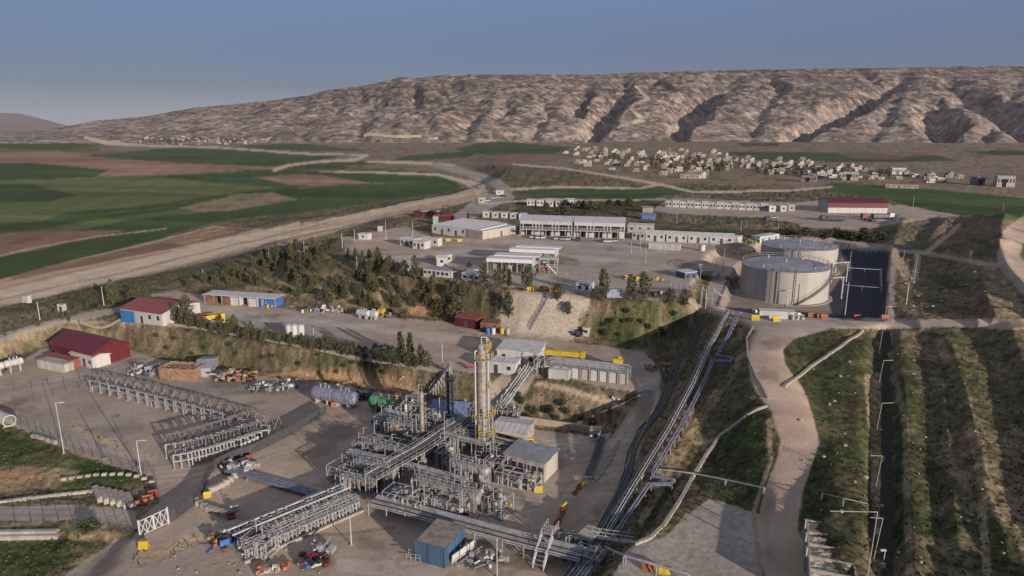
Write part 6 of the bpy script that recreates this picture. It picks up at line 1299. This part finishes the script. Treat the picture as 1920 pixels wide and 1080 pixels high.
def wood(poly, n, kind, sc, label, group, gap=9, **k):
    xs_ = [p[0] for p in poly]; ys_ = [p[1] for p in poly]; c = 0; tr = 0; done = []
    while c < n and tr < 3000:
        tr += 1; x, y = rnd.uniform(min(xs_),max(xs_)), rnd.uniform(min(ys_),max(ys_))
        if inside(np.array([x]),np.array([y]),poly)[0] and all(math.hypot(x-a,(y-b)*1.6) > gap for a,b in done):
            done.append((x,y)); c += 1; f_ = rnd.uniform(.7,1.2); u_ = (x-min(xs_))/(max(xs_)-min(xs_)); v_ = (y-min(ys_))/(max(ys_)-min(ys_)); kd = rnd.choice(kind)
            pre = ('small ' if f_ < .85 else 'bigger ' if f_ > 1.05 else 'mid-sized ') + {'upright':'upright ','round':'rounded ','shrub':'','cone':'pointed '}[kd]
            plant(kd, (x,y), sc*f_, f"{pre}{label}, {('far left','left','middle','right','far right')[min(4,int(u_*5))]} {('back','front')[v_ > .5]}", group, **k)
wood([(455,500),(520,480),(640,478),(660,500),(780,530),(880,560),(870,590),(700,580),(560,555),(470,545)], 60, ('upright','round','upright'), .72, 'young dark green tree in the grove on the wooded bank', 'trees of the grove')
wood([(480,490),(560,470),(640,465),(600,500),(500,510)], 20, ('upright',), .8, 'taller tree at the upper left edge of the grove', 'trees at the grove top', 12)
wood([(390,525),(470,505),(480,530),(400,545)], 10, ('round',), .75, 'round tree at the left tip of the grove', 'trees at the grove tip', 10)
wood([(350,545),(440,500),(600,455),(640,450),(560,478),(420,520)], 18, ('shrub','round'), .8, 'low tree in the strip between grove and dirt track', 'strip trees', 10)
wood([(640,480),(700,485),(760,500),(740,520),(660,505)], 9, ('round','upright'), .85, 'large tree at the right top of the grove', 'trees at grove right top', 14)
wood([(480,545),(560,562),(700,590),(840,606),(840,590),(700,570),(560,548)], 18, ('shrub','round'), .7, 'low bush at the foot of the wooded bank', 'bushes at the bank foot', 11, name='bush', cat='bush')
for k, (x, s_) in enumerate(zip(np.linspace(345,800,44), [1]*44)):
    if 690 < x < 700: continue
    y = np.interp(x, [345,430,560,640,720,800], [609,628,650,664,680,691]) + rnd.uniform(-2,3); plant('round' if k % 3 else 'upright', (x,y), rnd.uniform(.45,.62) if 525 < x < 580 else rnd.uniform(.5,.8), f'dark green bush, {ORD[k]} from left in the hedge along the bank top', 'hedge along the bank top', 'hedge_bush', 'bush')
for x, y, s_, k, lb in ((352,604,1.1,'upright','tree before the workshop annex'),(330,607,.8,'upright','small tree at the workshop front'),(300,604,.7,'round','bush at the workshop front'),(770,680,1.0,'cone','rightmost pointed tree of the hedge'),(752,680,1.0,'cone','pointed tree left of the rightmost hedge tree'),(907,537,1.1,'upright','tree left before the white canopies'),(955,540,.9,'cone','small dark tree between two camp edge trees'),(990,540,1.1,'round','big round tree right before the white canopies'),(935,538,1,'round','bush between the canopy trees'),
   (954,596,1.1,'upright','lone tree on the left of the stone slope'),(1046,563,.8,'round','round bush at the top of the stone stair'),(1065,590,.75,'round','round bush in the middle of the stone slope'),(1130,562,1.15,'upright','tall tree at the camp edge left of square tanks'),(1181,562,1.05,'upright','tall tree right of the square tanks'),(1205,565,1,'upright','medium tree at the mound top'),(1256,572,1,'round','bush tree at the mound top right'),(1283,574,.9,'round','rightmost tree on the mound top'),(1112,562,.6,'round','bush left of the tall camp edge tree'),
   (165,996,.9,'shrub','dark bush at the tall wire fence'),(760,600,.6,'round','bush at the grove lower right'),(860,600,1.1,'round','large bush left of the dark red cabin'),(250,570,.9,'round','tree behind the workshop left'),(212,572,1.1,'upright','dark tree left of the workshop'),(260,562,.9,'upright','dark tree behind the workshop'),(275,560,.8,'upright','second dark tree behind the workshop'),(880,512,.7,'round','bush by the dark sheet shed'),(726,515,.9,'upright','tree left of the edge cabins'),(778,525,1.1,'upright','tree in front of the edge cabin'),(757,518,1,'round','tree before the leftmost edge cabin'),(832,410,.9,'round','dark tree by the camp hall rear'),(878,418,.7,'cone','small dark tree behind the camp hall')):
    plant(k, (x,y), s_, lb, 'single trees of the site'); 
for k, (x, y) in enumerate(sorted(((28,622),(47,612),(72,612),(84,602),(95,599),(107,597),(117,600),(145,586),(165,580),(188,582),(130,604),(10,632)))): plant('round' if k%2 else 'upright', (x,y), rnd.uniform(.35,.5), f'small dark tree, {ORD[k]} from left of those lining the left track', 'small trees along the left track')
wood([(1100,290),(1215,300),(1300,300),(1420,312),(1560,325),(1700,335),(1500,332),(1240,318)], 76, ('round',), 1.25, 'dark tree between the village houses', 'village trees', 6)
wood([(250,266),(470,266),(470,272),(260,272)], 16, ('round',), 2.2, 'dark tree in the far left settlement', 'far settlement trees', 5)
wood([(1460,440),(1660,440),(1640,458),(1480,450)], 16, ('shrub',), 1.6, 'dark bush on the slope behind the farther tank', 'bushes behind the tank', 10, name='bush', cat='bush')
wood([(1120,575),(1290,582),(1240,640),(1120,632)], 12, ('shrub',), .6, 'low bush on the scrub mound', 'bushes on the mound', 12, name='bush', cat='bush')
wood([(970,740),(1170,780),(1120,805),(970,785)], 11, ('shrub',), .6, 'low bush on the scrub bank behind the plant', 'bushes behind the plant', 12, name='bush', cat='bush')
wood([(180,615),(700,680),(780,710),(620,700),(300,660)], 16, ('shrub',), .5, 'low bush on the long bank below the hedge', 'bushes on the long bank', 14, name='bush', cat='bush')
wood([(1000,405),(1180,410),(1180,385),(1000,375)], 14, ('shrub',), 1.8, 'dark bush on the grass behind the camp blocks', 'bushes behind camp blocks', 12, name='bush', cat='bush')
for k_ in TP:
    for i_, o_ in enumerate(TP[k_]):
        if (k_, i_) not in tu:
            for c_ in list(o_.children): bpy.data.objects.remove(c_)
            bpy.data.objects.remove(o_)
# tufts of grass, weeds and small stones over the near scrub
gq = np.random.default_rng(5); tv = []; tf = []
nearm = np.isin(idx, [names.index(q_) for q_ in ('scrub','greenscrub','drygrass','grass','tan','ochre')]) & (YY > 60) & (YY < 230) & (np.abs(UU) < .95)
cand = np.argwhere(nearm); pick = cand[gq.choice(len(cand), 6500, replace=False)]
for (i_, j_) in pick:
    x, y, z = XX[i_,j_], YY[i_,j_], Z[i_,j_]; s_ = gq.uniform(.08,.26) * (1 + y/400); x += gq.uniform(-.2,.2); y += gq.uniform(-.2,.2)
    for a in gq.uniform(0, 6.28, 3):
        c, q_ = math.cos(a)*s_*.6, math.sin(a)*s_*.6; dx, dy = gq.uniform(-.3,.3,2)*s_; n = len(tv)
        tv += [(x-c,y-q_,z-.1),(x+c,y+q_,z-.1),(x+c*.7+dx,y+q_*.7+dy,z+s_),(x-c*.5+dx,y-q_*.5+dy,z+s_*.8)]; tf.append((n,n+1,n+2,n+3))
tb = MB(); tb.v = tv; tb.f = tf; o = tb.build('weeds', GRASSM, None); o['kind'] = 'stuff'; o['label'] = 'dry and green weeds covering the scrub banks'; o['category'] = 'weeds'
# ---------------------------------------------------------------- dusty air
hz = MB().box(-13000,-300,-40,13000,12500,900).build('haze', BLACK); hz.data.materials.clear()
hm_ = bpy.data.materials.new('dusty_air'); hm_.use_nodes = True; nt = hm_.node_tree; nt.nodes.clear(); ou = nt.nodes.new('ShaderNodeOutputMaterial'); pv = nt.nodes.new('ShaderNodeVolumePrincipled')
pv.inputs['Color'].default_value = (.80,.80,.95,1); pv.inputs['Density'].default_value = .000025; pv.inputs['Anisotropy'].default_value = .0; nt.links.new(pv.outputs[0], ou.inputs['Volume'])
hz.data.materials.append(hm_); hz['kind'] = 'stuff'; hz['label'] = 'thin dusty haze over the plain'; hz['category'] = 'haze'
